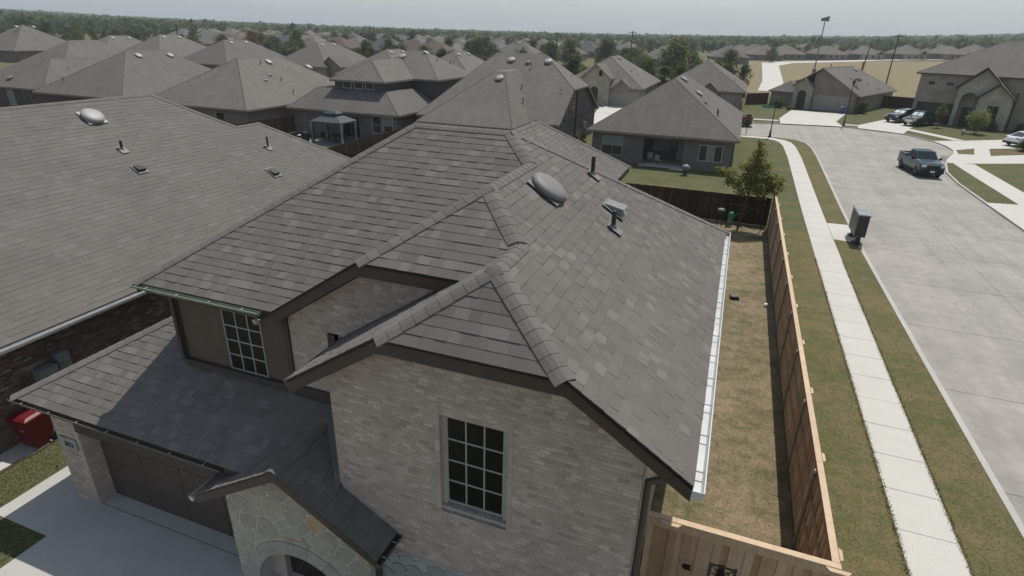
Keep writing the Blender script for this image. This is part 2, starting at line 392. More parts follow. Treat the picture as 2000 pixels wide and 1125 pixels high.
def plane_frame(poly):
    a = [Vector(p) for p in poly]; n = Vector((0,0,0))
    for i in range(len(a)): n += a[i].cross(a[(i+1) % len(a)])
    n.normalize()
    if n.z < 0: n = -n
    v = Vector((0,0,1)) - n*n.z; v.normalize(); u = v.cross(n); u.normalize()
    return n, u, v
def shingle_pieces(poly, exp=.2, widths=(.14,.19,.24,.3), lift=.025, tk=.75):
    n, u, v = plane_frame(poly); o = Vector(min(poly, key=lambda p: p[2]))
    p2 = [((Vector(p)-o).dot(u), (Vector(p)-o).dot(v)) for p in poly]
    v0 = min(p[1] for p in p2); v1 = max(p[1] for p in p2); res = []
    M0 = Matrix((u, v, n)).transposed()
    k = 0; vv = v0
    while vv < v1-.02:
        row = cliprect(p2, -1e3, 1e3, vv, vv+exp+.03)
        if len(row) >= 3:
            x0 = min(p[0] for p in row); x1 = max(p[0] for p in row); x = x0 - random.random()*.3
            while x < x1:
                w = random.choice(widths); t = random.choice((.010, .010, .019))*tk
                r = (x+.0004, x+w-.0004, vv, vv+exp+.03)
                pc = cliprect(p2, *r)
                if len(pc) >= 3 and area2(pc) > .002:
                    h = exp+.03
                    full = len(pc) == 4 and abs(area2(pc)-(w-.0008)*h) < 1e-4
                    org = (x+.0004, vv)
                    if full: pc = [(r[0],r[2]),(r[1],r[2]),(r[1],r[3]),(r[0],r[3])]
                    elif sum(pc[i][0]*pc[(i+1) % len(pc)][1]-pc[(i+1) % len(pc)][0]*pc[i][1] for i in range(len(pc))) < 0: pc = pc[::-1]
                    vs = [(p[0]-org[0], p[1]-org[1], .003+t*(1-(p[1]-org[1])/h)) for p in pc]; m = len(vs)
                    vs += [(p[0], p[1], -.012) for p in vs]
                    fs = [tuple(range(m))] + [(i, m+i, m+(i+1) % m, (i+1) % m) for i in range(m)]
                    M = M0.to_4x4(); M.translation = o + u*org[0] + v*org[1] + n*lift
                    res.append((vs, fs, M, ('f', w, t) if full else None))
                x += w
        vv += exp; k += 1
    return res
def cap_pieces(p0, p1, n0, n1, w=.17, exp=.22, lift=.056):
    """bent cap shingles from the low / near end p0 to p1, over the fold of planes with normals n0 and n1"""
    p0 = Vector(p0); p1 = Vector(p1); d = (p1-p0); L = d.length; d.normalize(); n0 = Vector(n0).normalized(); n1 = Vector(n1).normalized()
    a = n0.cross(d); b = -(n1.cross(d))
    up = (n0+n1).normalized()
    if a.dot(up) > 0: a = -a
    if b.dot(up) > 0: b = -b
    if a.dot(b) > .5: b = -a
    sec = [a*w, a*w*.5+up*.004, a*.03+b*.03+up*.014, b*w*.5+up*.004, b*w]
    res = []; k = 0; x = 0
    X = d; Zv = up; Y = Zv.cross(X)
    R = Matrix((X, Y, Zv)).transposed(); Ri = R.transposed()
    while x < L-.05:
        l = min(exp+.035, L-x+.04); vs = []
        for e, h in ((0, lift+.004), (l, lift-.004)):
            for s_ in sec: vs.append(tuple(Ri @ (s_ + d*e + up*h)))
        for e, h in ((0, lift-.02), (l, lift-.03)):
            for s_ in sec: vs.append(tuple(Ri @ (s_*1.0 + d*e + up*h)))
        fs = [(i, i+5, i+6, i+1) for i in range(4)] + [(i, i+1, i+11, i+10) for i in range(4)] + [(0, 10, 15, 5), (4, 9, 19, 14)]
        M = R.to_4x4(); M.translation = p0 + d*x
        res.append((vs, fs, M, None)); x += exp; k += 1
    return res
def brick_pieces(poly, holes, org, u, bw=.175, bh=.078, gap=.010, dep=.0042, nrm=None):
    """poly, holes (x0,x1,z0,z1) in wall coordinates (along u, up); org world point of (0,0); nrm outward"""
    u = Vector(u); nrm = Vector(nrm); M0 = Matrix((u, Vector((0,0,1)), nrm)).transposed(); org = Vector(org)
    z0 = min(p[1] for p in poly); z1 = max(p[1] for p in poly); res = []; k = 0; z = z0
    while z < z1:
        row = cliprect(poly, -1e3, 1e3, z, z+bh)
        if len(row) >= 3:
            x0 = min(p[0] for p in row); x1 = max(p[0] for p in row)
            x = x0 - ((k % 2)*.5+random.uniform(0,.06))*bw
            while x < x1:
                segs = [(x, x+bw-gap)]
                for h in holes:
                    if z+bh-gap > h[2] and z < h[3]:
                        ns = []
                        for s0, s1 in segs:
                            if s1 <= h[0] or s0 >= h[1]: ns.append((s0, s1)); continue
                            if s0 < h[0]: ns.append((s0, h[0]))
                            if s1 > h[1]: ns.append((h[1], s1))
                        segs = ns
                for s0, s1 in segs:
                    pc = cliprect(poly, s0, s1, z, z+bh-gap)
                    if len(pc) < 3 or area2(pc) < .0008: continue
                    full = len(pc) == 4 and abs(area2(pc)-(bw-gap)*(bh-gap)) < 1e-5
                    if full: pc = [(s0,z),(s1,z),(s1,z+bh-gap),(s0,z+bh-gap)]
                    elif sum(pc[i][0]*pc[(i+1) % len(pc)][1]-pc[(i+1) % len(pc)][0]*pc[i][1] for i in range(len(pc))) < 0: pc = pc[::-1]
                    m = len(pc); d = dep*random.uniform(.75, 1.25)
                    vs = [(p[0]-s0, p[1]-z, d if not full else dep) for p in pc] + [(p[0]-s0, p[1]-z, -.01) for p in pc]
                    fs = [tuple(range(m))] + [(i, m+i, m+(i+1) % m, (i+1) % m) for i in range(m)]
                    M = M0.to_4x4(); M.translation = org + u*s0 + Vector((0,0,z)) + nrm*(random.uniform(-.002,.002))
                    res.append((vs, fs, M, 'full' if full else None))
                x += bw
        z += bh; k += 1
    return res
def wall_poly(mb, poly, holes, org, u, nrm, t=.2, mi=0):
    """a wall with rectangular openings, t thick, its face on the plane through org"""
    u = Vector(u); nrm = Vector(nrm); org = Vector(org); parts = [poly]
    for h in holes:
        nxt = []
        for p in parts:
            for r in ((-1e3,h[0],-1e3,1e3),(h[1],1e3,-1e3,1e3),(h[0],h[1],-1e3,h[2]),(h[0],h[1],h[3],1e3)):
                c = cliprect(p, *r)
                if len(c) >= 3 and area2(c) > 1e-4: nxt.append(c)
        parts = nxt
    for p in parts: mb.prism([org+u*a+Vector((0,0,b)) for a, b in p], -nrm*t, mi)
def window(parent, org, u, nrm, w, h, cols=1, rows=2, fm='win_frame', gm='glass_house', fw=.05, mw=.03, sill=None, pane_mats=None):
    """org: lower left corner on the wall face; frame stands a little proud, each pane is a part of the window"""
    u = Vector(u).normalized(); n = Vector(nrm).normalized(); org = Vector(org); Z = Vector((0,0,1))
    M = Matrix((u, n, Z)).transposed(); mb = MB()
    def bar(a0, a1, b0, b1, d0, d1, m=mb):
        m.obox(org+u*(a0+a1)/2+Z*(b0+b1)/2+n*(d0+d1)/2, (a1-a0, abs(d1-d0), b1-b0), M)
    bar(0, w, 0, fw, .0, .035); bar(0, w, h-fw, h, .0, .035); bar(0, fw, fw, h-fw, .0, .035); bar(w-fw, w, fw, h-fw, .0, .035)
    iw = w-2*fw; ih = h-2*fw
    for i in range(1, cols): bar(fw+iw*i/cols-mw/2, fw+iw*i/cols+mw/2, fw, h-fw, .004, .028)
    for j in range(1, rows):
        for i in range(cols):
            a0 = fw+iw*i/cols+(mw/2 if i else 0); a1 = fw+iw*(i+1)/cols-(mw/2 if i < cols-1 else 0)
            bar(a0, a1, fw+ih*j/rows-mw/2, fw+ih*j/rows+mw/2, .006, .026)
    wo = obj('window', mb, fm, parent)
    for j in range(rows):
        for i in range(cols):
            p = MB(); a0 = fw+iw*i/cols; a1 = fw+iw*(i+1)/cols; b0 = fw+ih*j/rows; b1 = fw+ih*(j+1)/rows
            bar(a0+.002, a1-.002, b0+.002, b1-.002, .001, .010, p)
            obj('pane', p, (pane_mats[j*cols+i] if pane_mats else gm), wo)
    if sill:
        sm = MB(); bar(-.06, w+.06, -.09, -.005, 0, .06, sm); obj('sill', sm, sill, wo)
    return wo
def nrm_of(poly): return plane_frame(poly)[0]
def align(pos, n, up=(0,0,1)):
    n = Vector(n).normalized(); v = Vector(up)-n*Vector(up).dot(n); v.normalize(); u = v.cross(n)
    M = Matrix((u, v, n)).transposed().to_4x4(); M.translation = pos; return M
def dome_vent(parent, pos, n, r=.36, h=.2, m='vent_light', k=14):
    M = align(pos, n); mb = MB()
    mb.lathe([(r*.72, 0), (r*.72, h*.35), (r, h*.35), (r*1.01, h*.55), (r*.95, h*.8), (r*.78, h*.97), (r*.45, h*1.06), (0, h*1.08)], k, M, 0)
    o = obj('roof_vent', mb, m, parent, smooth=True)
    f = MB(); f.obox(M @ Vector((0, 0, .045)), (r*1.9, r*1.9, .012), M.to_3x3()); obj('flashing', f, 'vent_light' if m == 'vent_light' and k > 18 else 'vent_grey', o)
    return o
def pipe_vent(parent, pos, n, h=.36, r=.045, m='pipe_dark'):
    p = Vector(pos); mb = MB(); mb.tube(p-Vector((0,0,.05)), p+Vector((0,0,h)), r, r, 10); o = obj('vent_pipe', mb, m, parent, smooth=False)
    f = MB(); f.tube(p-Vector((0,0,.02)), p+Vector((0,0,.1)), r*2.0, r*1.15, 10); M = align(p, n); f.obox(M @ Vector((0,-.03,.042)), (.3, .36, .01), M.to_3x3())
    obj('flashing', f, 'grey_metal' if m != 'pipe_dark' else 'vent_grey', o); return o
def hood_vent(parent, pos, n, w=.34, d=.36, h=.16, m='grey_metal'):
    M = align(pos, n); mb = MB()
    # mouth looks down the slope (-v)
    P = lambda a, b, c: M @ Vector((a, b, c))
    pts = [P(-w/2,-d/2,.03), P(w/2,-d/2,.03), P(w/2,d/2,.03), P(-w/2,d/2,.03), P(-w/2,-d/2,h), P(w/2,-d/2,h), P(w/2,d/2,.07), P(-w/2,d/2,.07)]
    mb.add(pts, [(4,5,6,7),(1,2,6,5),(2,3,7,6),(3,0,4,7)], 0)
    o = obj('roof_vent', mb, m, parent)
    q = MB(); q.add([P(-w/2+.01,-d/2+.03,.03), P(w/2-.01,-d/2+.03,.03), P(w/2-.01,-d/2+.03,h-.01), P(-w/2+.01,-d/2+.03,h-.01)], [(0,1,2,3)]); obj('mouth_shade', q, 'black', o)  # black sheet paints the shade inside the open hood
    f = MB(); f.obox(P(0,-.03,.042), (w*1.4, d*1.4, .01), M.to_3x3()); obj('flashing', f, 'vent_grey', o)
    return o
def hip(x0, x1, y0, y1, z, s, s2=None):
    """four roof planes of a hipped roof over a rectangle"""
    s2 = s2 or s; w = x1-x0; d = y1-y0
    if w <= d:
        zr = z+s*w/2; k = (zr-z)/s2; xm = (x0+x1)/2; A = (xm, y0+k, zr); B = (xm, y1-k, zr)
        return [[(x0,y0,z),(x1,y0,z),A], [(x1,y0,z),(x1,y1,z),B,A], [(x1,y1,z),(x0,y1,z),B], [(x0,y1,z),(x0,y0,z),A,B]]
    zr = z+s*d/2; k = (zr-z)/s2; ym = (y0+y1)/2; A = (x0+k, ym, zr); B = (x1-k, ym, zr)
    return [[(x0,y0,z),(x1,y0,z),B,A], [(x1,y0,z),(x1,y1,z),B], [(x1,y1,z),(x0,y1,z),A,B], [(x0,y1,z),(x0,y0,z),A]]
def gable(x0, x1, y0, y1, z, s):
    """two roof planes, ridge along y"""
    xm = (x0+x1)/2; zr = z+s*(x1-x0)/2
    return [[(x1,y0,z),(x1,y1,z),(xm,y1,zr),(xm,y0,zr)], [(x0,y1,z),(x0,y0,z),(xm,y0,zr),(xm,y1,zr)]]
def roof_obj(parent, polys, mats=('roof_plain','fascia_tan'), t=.2, name='roof'):
    mb = MB()
    for p in polys: mb.slab(p, t)
    return obj(name, mb, list(mats), parent)
def cap_lines(parent, lines, mat='ridge_cap', w=.13, name='ridge_cap'):
    mb = MB()
    for a, b in lines:
        a = Vector(a); b = Vector(b); d = (b-a).normalized(); s_ = Vector((d.y, -d.x, 0)).normalized()*w; z = Vector((0,0,1))
        mb.add([a+s_-z*.06, a+z*.05, a-s_-z*.06, b+s_-z*.06, b+z*.05, b-s_-z*.06], [(0,3,4,1),(1,4,5,2)])
    return obj(name, mb, mat, parent)

# ------------------------------------------------------------------ the ground, road and pavements
def gz(X, Y):
    D = math.hypot(X, Y); ph = math.atan2(X, Y)+math.radians(20)
    t = max(-1., min(1., 1.135*math.tan(max(-1.2, min(1.2, ph)))))
    if Y < 0: t *= max(0., 1+Y/300)
    k = .013*t*t if t < 0 else .018*t*t
    e = max(0, D-140); return k*(e*e/(e+60))
def ground():
    g = sorted(set([-4200,-3300,-2600,-2000,-1600,-1300]+list(range(-1100,1101,50))+[1300,1600,2000,2600,3300,4200]))
    gy = [y for y in g if y > -700]; mb = MB(); n = len(g)
    mb.v = [(x, y, gz(x, y)-.12) for y in gy for x in g]
    for j in range(len(gy)-1):
        for i in range(n-1): mb.f.append((j*n+i, j*n+i+1, (j+1)*n+i+1, (j+1)*n+i)); mb.m.append(0)
    struct('ground', mb, 'grass_mixed')
ground()
def sheet(name, pts, z, mat, t=.0, kind='structure'):
    mb = MB()
    if t: mb.prism([(x, y, z) for x, y in pts], (0, 0, -t))
    else: mb.add([(x, y, z) for x, y in pts], [tuple(range(len(pts)))])
    return struct(name, mb, mat, kind)
KERB_L = [(8.45,-25),(8.45,12),(8.25,24),(8.12,36),(8.2,46),(8.4,58),(8.55,68),(8.5,73),(8.15,76.4),(7.2,78.3),(5.2,79.2),(2.7,79.2),(-10,79),(-300,79)]
KERB_R = [(18.75,-25),(18.75,53),(18.8,60),(19.2,65),(20.2,69.5),(21.3,73),(22.8,76.8),(23.5,79.6),(23.62,82.5),(23.0,86.3),(21.3,90.4),(18.6,92.9),(15.5,94.1),(12.5,94.6),(6,93.2),(2.8,91.8),(-10,90.9),(-300,90.5)]
sheet('lawn', KERB_L + [(-300,-25)], 0, 'grass_green', .2)
sheet('far_lawn', [(220,-25)] + KERB_R[::1] + [(-300,185),(220,185)], 0, 'grass_green', .2)
sheet('road', [(7.5,-25),(20.5,-25),(20.5,62),(25,74),(25,90),(19,95.5),(6,95),(-10,92),(-300,92),(-300,78),(4,78),(7.5,75)], -.116, 'concrete_joint')
def kerb(name, pts, side, w=.17):
    mb = MB()
    for i in range(len(pts)-1):
        a = Vector((*pts[i], 0)); b = Vector((*pts[i+1], 0)); d = (b-a).normalized(); n = Vector((-d.y, d.x, 0))*side
        L = (b-a).length
        mb.prism([a-d*.004-n*.012+Vector((0,0,.012)), b+d*.004-n*.012+Vector((0,0,.012)), b+d*.004+n*w+Vector((0,0,.012)), a-d*.004+n*w+Vector((0,0,.012))], (0,0,-.2))
    return struct(name, mb, 'kerb_conc')
kerb('kerb', KERB_L, 1)
kerb('kerb', KERB_R, -1)
def road_panels():
    base = bpy.data.objects['road']; shared = {}
    def xl(y): return np.interp(y, [-25,12,24,36,46,58,68,73], [8.45,8.45,8.25,8.12,8.2,8.4,8.55,8.5])
    def xr(y): return np.interp(y, [-25,53,60,65,69.5,73], [18.75,18.75,18.8,19.2,20.2,21.3])
    y = 0.
    while y < 72:
        y1 = y+5.4
        for a, b in ((0, .5), (.5, 1)):
            mb = MB(); g = .012
            P = [(xl(y)+(xr(y)-xl(y))*a+g, y+g), (xl(y)+(xr(y)-xl(y))*b-g, y+g), (xl(y1)+(xr(y1)-xl(y1))*b-g, y1-g), (xl(y1)+(xr(y1)-xl(y1))*a+g, y1-g)]
            mb.prism([(px, py, -.108) for px, py in P], (0,0,-.006)); obj('road_panel', mb, 'concrete_road', base)
        y = y1
    mb = MB(); y = 75.6
    mb.prism([(px, py, -.108) for px, py in [(8.4,y+.02),(25,y+.02),(25,90),(19,95.5),(6,95),(-10,92),(-300,92),(-300,78),(4,78),(7.5,76.5)]], (0,0,-.006)); obj('road_panel', mb, 'concrete_road', base)
    # manhole cover and a dark stain
    mb = MB(); mb.tube((12.4,58,-.112),(12.4,58,-.1035), .32, .32, 18); obj('manhole_cover', mb, 'grey_metal', base)
road_panels()
def walk_panels(name, path, width, step, z=.010):
    root = struct(name, MB().add([(path[0][0],path[0][1],-.03),(path[0][0]+.01,path[0][1],-.03),(path[0][0],path[0][1]+.01,-.03)], [(0,1,2)]), 'concrete_joint')
    mb = MB()
    pts = [Vector((*p, 0)) for p in path]; acc = [0]
    for i in range(len(pts)-1): acc.append(acc[-1]+(pts[i+1]-pts[i]).length)
    def at(s):
        for i in range(len(pts)-1):
            if s <= acc[i+1] or i == len(pts)-2:
                t = (s-acc[i])/(acc[i+1]-acc[i]); return pts[i].lerp(pts[i+1], t)
    def nrm(s):
        d = (at(min(acc[-1], s+.8))-at(max(0, s-.8))).normalized(); return Vector((d.y, -d.x, 0))
    s = 0
    while s < acc[-1]-.2:
        e = min(s+step, acc[-1]); a, b = at(s+.009), at(e-.009); na, nb = nrm(s)*width/2, nrm(e)*width/2; h = Vector((0,0,z+random.uniform(-.002,.002)))
        m = MB(); m.prism([a-na+h, a+na+h, b+nb+h, b-nb+h], (0,0,-.06)); obj('pavement_slab', m, 'concrete_walk', root); s = e
    return root
walk_panels('pavement', [(6.02,-2),(6.02,30),(6.05,45),(6.15,57),(6.22,66),(6.1,73.2),(5.75,75.9),(5.0,77.4),(3.9,77.95),(1,78.0),(-24,77.9)], 1.32, 1.55)
walk_panels('pavement', [(22.0,36),(22.0,53.4),(22.05,66),(22.1,70.8)], 1.95, 1.8)
walk_panels('pavement', [(26.4,88.4),(22.35,96.4)], 1.5, 1.5)
walk_panels('pavement', [(14.6,97.0),(17.2,96.6)], 1.2, 1.5)
walk_panels('pavement', [(5.9,96.4),(-11.5,95.2)], 1.2, 1.5)
sheet('verge', [(6.68,-25),(8.3,-25),(8.3,12),(8.1,24),(7.97,36),(8.05,46),(8.25,58),(8.4,68),(8.35,73),(8.0,76.2),(7.05,78.0),(5.2,78.9),(4.1,78.6),(5.3,77.9),(6.2,76.2),(6.75,73),(6.88,66),(6.8,57),(6.7,45),(6.68,30)], .004, 'grass_verge')
sheet('verge', [(3.02,-25),(5.36,-25),(5.36,30),(5.38,39),(3.05,39)], .004, 'grass_verge')
sheet('side_yard', [(-.4,7),(2.95,7),(2.95,39.2),(-14.6,39.2),(-14.6,18.5),(-.4,18.2)], .004, 'grass_dry')
sheet('back_lawn', [(-7.5,39.4),(2.9,39.4),(2.9,43.2),(-2,43.6),(-6.5,42.6)], .004, 'grass_dry')
sheet('driveway_right', [(18.75,53.0),(21.0,53.4),(23.0,53.6),(34,53),(34,44),(23,44),(18.75,44.5)], .016, 'concrete_walk')
sheet('driveway_far', [(6.0,93.0),(6.15,99.3),(8.5,112.2),(16.9,112.6),(13.9,99.6),(14.3,94.3)], .018, 'concrete_walk')
sheet('driveway_far', [(15.9,93.9),(16.6,97.5),(21.3,106.6),(25,108.5),(29.8,106.4),(25.8,103.6),(23.1,97.9),(20.9,91.2)], .014, 'concrete_walk')
sheet('driveway_far', [(23.1,86.2),(27.24,88.64),(32.69,92.51),(36,95.5),(44,100),(44,86),(30.07,76),(28.13,73.74),(22.99,71.08),(20.7,70.3),(21.2,72.8),(22.75,76.6),(23.45,79.5),(23.57,82.5)], .018, 'concrete_walk')
sheet('grass_island', [(23.75,79.6),(26.2,82.1),(24.85,77.3),(23.3,76.9)], .024, 'grass_verge')
sheet('grass_island', [(27.84,82.77),(33,86),(43,91.5),(43,84.6),(30.2,79.95),(26.35,77.26)], .024, 'grass_mixed')
sheet('driveway_far', [(-18.5,79),(-21.54,99.5),(-21.2,101.4),(-15.4,101.4),(-12.4,79.1)], .012, 'concrete_walk')
sheet('driveway_far', [(-23.3,100.9),(-21.8,100.9),(-21.0,96.2),(-22.4,95.9)], .010, 'concrete_walk')
sheet('mailbox_pad', [(6.72,41.7),(8.05,41.8),(8.02,37.9),(6.72,38.1)], .016, 'concrete_walk')
sheet('driveway', [(-13.4,-14),(-13.4,5.68),(-15.3,5.68),(-15.3,7.46),(-14.1,7.5),(-14.1,6.87),(-7.2,6.87),(-6.9,-14)], .012, 'concrete_drive')
sheet('driveway', [(-13.25,6.885),(-7.2,6.885),(-7.2,7.35),(-13.25,7.35)], .014, 'concrete_drive')
sheet('driveway', [(-22,-14),(-16.70,-14),(-16.70,9.2),(-17.3,9.2),(-22,9.2)], .012, 'concrete_walk')
sheet('lawn_edging', [(-16.70,-14),(-16.60,-14),(-16.60,9.6),(-16.70,9.6)], .03, 'soil', .05)
def draped(name, poly, z, mat, step=14):
    """a sheet laid on the terrain, cut into cells"""
    x0 = min(p[0] for p in poly); x1 = max(p[0] for p in poly); y0 = min(p[1] for p in poly); y1 = max(p[1] for p in poly); mb = MB()
    y = y0
    while y < y1:
        x = x0
        while x < x1:
            c = cliprect(poly, x, x+step, y, y+step)
            if len(c) >= 3: mb.add([(a, b, tz(a, b)+z) for a, b in c], [tuple(range(len(c)))])
            x += step
        y += step
    return struct(name, mb, mat)
_G = sorted(set([-4200,-3300,-2600,-2000,-1600,-1300]+list(range(-1100,1101,50))+[1300,1600,2000,2600,3300,4200]))
def tz(x, y):      # height of the terrain mesh (bilinear on its grid)
    import bisect
    i = max(0, min(len(_G)-2, bisect.bisect_right(_G, x)-1)); j = max(0, min(len(_G)-2, bisect.bisect_right(_G, y)-1))
    a, b = _G[i], _G[i+1]; c, d = _G[j], _G[j+1]; s, t = (x-a)/(b-a), (y-c)/(d-c)
    h = (gz(a,c)*(1-s)+gz(b,c)*s)*(1-t)+(gz(a,d)*(1-s)+gz(b,d)*s)*t
    return max(h-.12, 0 if (math.hypot(x, y) < 300 and y < 185) else h-.12)
draped('dry_field', [(-4,136),(60,136),(330,250),(330,430),(60,375),(-10,348)], .06, 'field_dry')
draped('field_path', [(7.0,318),(14.9,334),(66,398),(110,430),(113,424),(70,388),(21,322),(13.5,290),(10.6,186),(8.6,150),(3.6,150),(5.2,186),(6.2,250)], .12, 'concrete_walk')

# ------------------------------------------------------------------ the main house
RS = .66
def main_house():
    H = thing('brick_house', 'large light brick two storey house in the foreground with clipped gables and grey shingle roof', 'house', (-5.5, 12, 0))
    zR = lambda x: 5.6+RS*(.256-x)
    E1 = 5.6; A1 = (-3.0, 7.54, zR(-3.0)); A2 = (-4.0, 9.6, zR(-4.0))
    b1l, b1r = (-4.47, 6.4, zR(-1.53)), (-1.53, 6.4, zR(-1.53))
    b2l, b2r = (-5.7, 7.8, zR(-2.3)), (-2.3, 7.8, zR(-2.3))
    F0 = 5.86; FS = .64
    yF = lambda z: 7.93+(z-F0)/FS
    k2 = (-4.0, yF(A2[2]), A2[2]); zt = 8.9; RR = (.256-(zt-5.6)/RS, yF(zt), zt); RL = (-7.2, yF(zt), zt); FL = (-11.5, 7.93, F0); V2 = (-7.86, 7.93, F0)
    RB = (.256, 18.1, 5.6)
    R = [(.256,6.4,5.6), RB, RR, k2, A2, (-3.0, 8.54, A1[2]), A1, b1r]
    F = [FL, V2, k2, RR, RL]
    H1 = [b1l, b1r, A1]; H2 = [b2l, b2r, A2]
    G1 = [(-6.256,6.4,5.6), b1l, A1, (-3.0,8.54,A1[2]), (-4.2,8.54,zR(-1.8)), (-6.256,8.54,5.6)]
    G2 = [(-8.05,7.8,zR(.05)), b2l, A2, k2, V2, (-8.05,7.93,zR(.05))]
    Lp = [FL, RL, (-11.45,18.1,F0)]; Bk = [RB, (-11.45,18.1,5.7), RL, RR]
    W1 = [(-4.1,14.6,5.6),(-4.1,26.2,5.6),(-7.36,22.7,7.76),(-7.36,14.6,7.76)]; W2 = [(-10.62,26.2,5.6),(-10.62,14.6,5.6),(-7.36,14.6,7.76),(-7.36,22.7,7.76)]; W3 = [(-4.1,26.2,5.6),(-10.62,26.2,5.6),(-7.36,22.7,7.76)]
    GA = [(-14.6,6.55,2.98),(-5.8,6.55,2.98),(-5.8,8.3,3.9425),(-10.72,8.3,3.9425),(-10.72,10.5,5.1525)]
    GB = [(-14.6,6.55,2.98),(-10.72,10.5,5.1525),(-10.72,17,5.1525),(-14.6,17,2.98)]
    PL = [(-8.86,6.2,2.38),(-6.76,6.2,3.66),(-6.76,8.3,3.66),(-8.86,8.3,2.38)]; PR = [(-4.66,6.2,2.38),(-4.66,6.9,2.38),(-6.76,6.9,3.66),(-6.76,6.2,3.66)]
    PR2 = [(-5.75,6.9,3.046),(-5.75,8.3,3.046),(-6.76,8.3,3.66),(-6.76,6.9,3.66)]
    roof = MB()
    for p in (R, H1, H2, G1, G2, Lp, Bk, W1, W2, W3): roof.slab(p, .24)
    roof.slab(F, .15)
    for p in (GA, GB): roof.slab(p, .12)
    for p in (PL, PR, PR2): roof.slab(p, .2)
    ro = obj('roof', roof, ['roof_deck', 'fascia_taupe'], H)
    sp = []
    for p in (R, F, H1, H2, G1, GA, W1, PL, PR, PR2): sp += shingle_pieces(p, .19)
    # keep the garage courses out of the porch ridge
    emit(ro, 'shingle', sp, 'shingle', 300)
    nR = nrm_of(R); nF = nrm_of(F); n1 = nrm_of(H1); n2 = nrm_of(H2); nG1 = nrm_of(G1); nG2 = nrm_of(G2); nL = nrm_of(Lp); nB = nrm_of(Bk); nW1 = nrm_of(W1); nW2 = nrm_of(W2)
    nGA = nrm_of(GA); nGB = nrm_of(GB); nPL = nrm_of(PL); nPR = nrm_of(PR)
    cp = []
    for a, b, na, nb in ((b1r, A1, n1, nR), (b1l, A1, n1, nG1), (A1, (-3.0,8.6,A1[2]), nG1, nR), (b2l, A2, n2, nG2), ((-3.05,8.6,zR(-3.05)), A2, n2, nR), (A2, k2, nG2, nR), (k2, RR, nF, nR), (RR, RL, nF, nB),
                         (FL, RL, nF, nL), (RB, RR, nR, nB), ((-7.36,15.2,7.76), (-7.36,22.7,7.76), nW1, nW2), ((-4.1,26.2,5.6), (-7.36,22.7,7.76), nW1, nrm_of(W3)),
                         ((-14.6,6.55,2.98), (-10.74,10.48,5.14), nGA, nGB), ((-6.76,6.2,3.66), (-6.76,7.7,3.66), nPL, nPR)):
        cp += cap_pieces(a, b, na, nb, w=.19 if na is not nPL else .17)
    emit(ro, 'ridge_cap', cp, 'ridge_cap', 300)
    # drip edge: thin lighter metal line under the shingles along the rakes
    de = MB()
    for a, b in (((-6.256,6.4,5.6), b1l), (b1l, b1r), (b1r, (.256,6.4,5.6)), ((-8.0,7.8,zR(0.0)), b2l), (b2l, b2r)):
        a = Vector(a); b = Vector(b); d = (b-a).normalized()
        de.prism([a+Vector((0,-.012,.03)), b+Vector((0,-.012,.03)), b+Vector((0,-.012,-.03)), a+Vector((0,-.012,-.03))], (0,.008,0))
    obj('drip_edge', de, 'black', ro)
    # walls -------------------------------------------------------------
    hole1 = (-3.70, -2.50, 3.40, 5.32)
    zw = lambda x: min(zR(x)-.27, zR(-6.0-x)-.27, zR(-1.53)-.27)
    g1poly = [(-5.82, 0), (-.41, 0), (-.41, zw(-.41)), (-1.53, zw(-1.53)), (-4.47, zw(-4.47)), (-5.82, zw(-5.82))]
    wl = MB(); wall_poly(wl, g1poly, [hole1], (0, 6.9, 0), (1,0,0), (0,-1,0), .25)
    wl.box(-.66, -.41, 7.15, 17.6, 0, 5.6); wl.box(-5.82, -5.6, 7.15, 8.1, 0, 5.3)
    wo = obj('wall', wl, 'mortar_light', H)
    bp = brick_pieces([(-5.82, 1.98)]+[(-.41, 1.98)]+g1poly[2:], [hole1], (0, 6.9, 0), (1,0,0), nrm=(0,-1,0))
    rz = random.Random(3)
    bp += brick_pieces([(6.9, .0), (17.6, .0), (17.6, 5.4), (6.9, 5.4)], [], (-.41, 0, 0), (0,1,0), nrm=(1,0,0))
    # rear gable wall in the same brick
    hole2 = (-6.75, -5.75, 4.75, 5.55)
    z2 = lambda x: min(8.41-RS*(-4.0-x)-.27, zR(-2.3)-.27)
    g2poly = [(-7.7, 3.0), (-3.4, 3.0), (-3.4, z2(-3.4)), (-5.7, z2(-5.7)), (-7.7, z2(-7.7))]
    w2 = MB(); wall_poly(w2, g2poly, [hole2], (0, 8.15, 0), (1,0,0), (0,-1,0), .2); wo2 = obj('wall', w2, 'mortar_light', H)
    bp += brick_pieces(g2poly, [hole2], (0, 8.15, 0), (1,0,0), nrm=(0,-1,0))
    emit(wo, 'brick', bp, 'brick_light', 300)
    # siding block upstairs, its left flank and the rest of the body
    hw = (-9.48, -8.42, 4.07, 5.55); ws = MB()
    wall_poly(ws, [(-10.75, 3.2), (-7.7, 3.2), (-7.7, 5.72), (-10.75, 5.72)], [hw], (0, 8.17, 0), (1,0,0), (0,-1,0), .2)
    ws.box(-10.75, -10.55, 8.37, 17.6, 0, 5.68); ws.box(-10.5, -.7, 17.4, 17.6, 0, 5.5)
    ws.box(-10.1, -9.9, 17.6, 25.8, 0, 5.4); ws.box(-4.75, -4.55, 17.6, 25.8, 0, 5.4); ws.box(-9.9, -4.75, 25.6, 25.8, 0, 5.4)
    so = obj('siding_wall', ws, 'siding', H)
    lap = MB(); z = 3.3
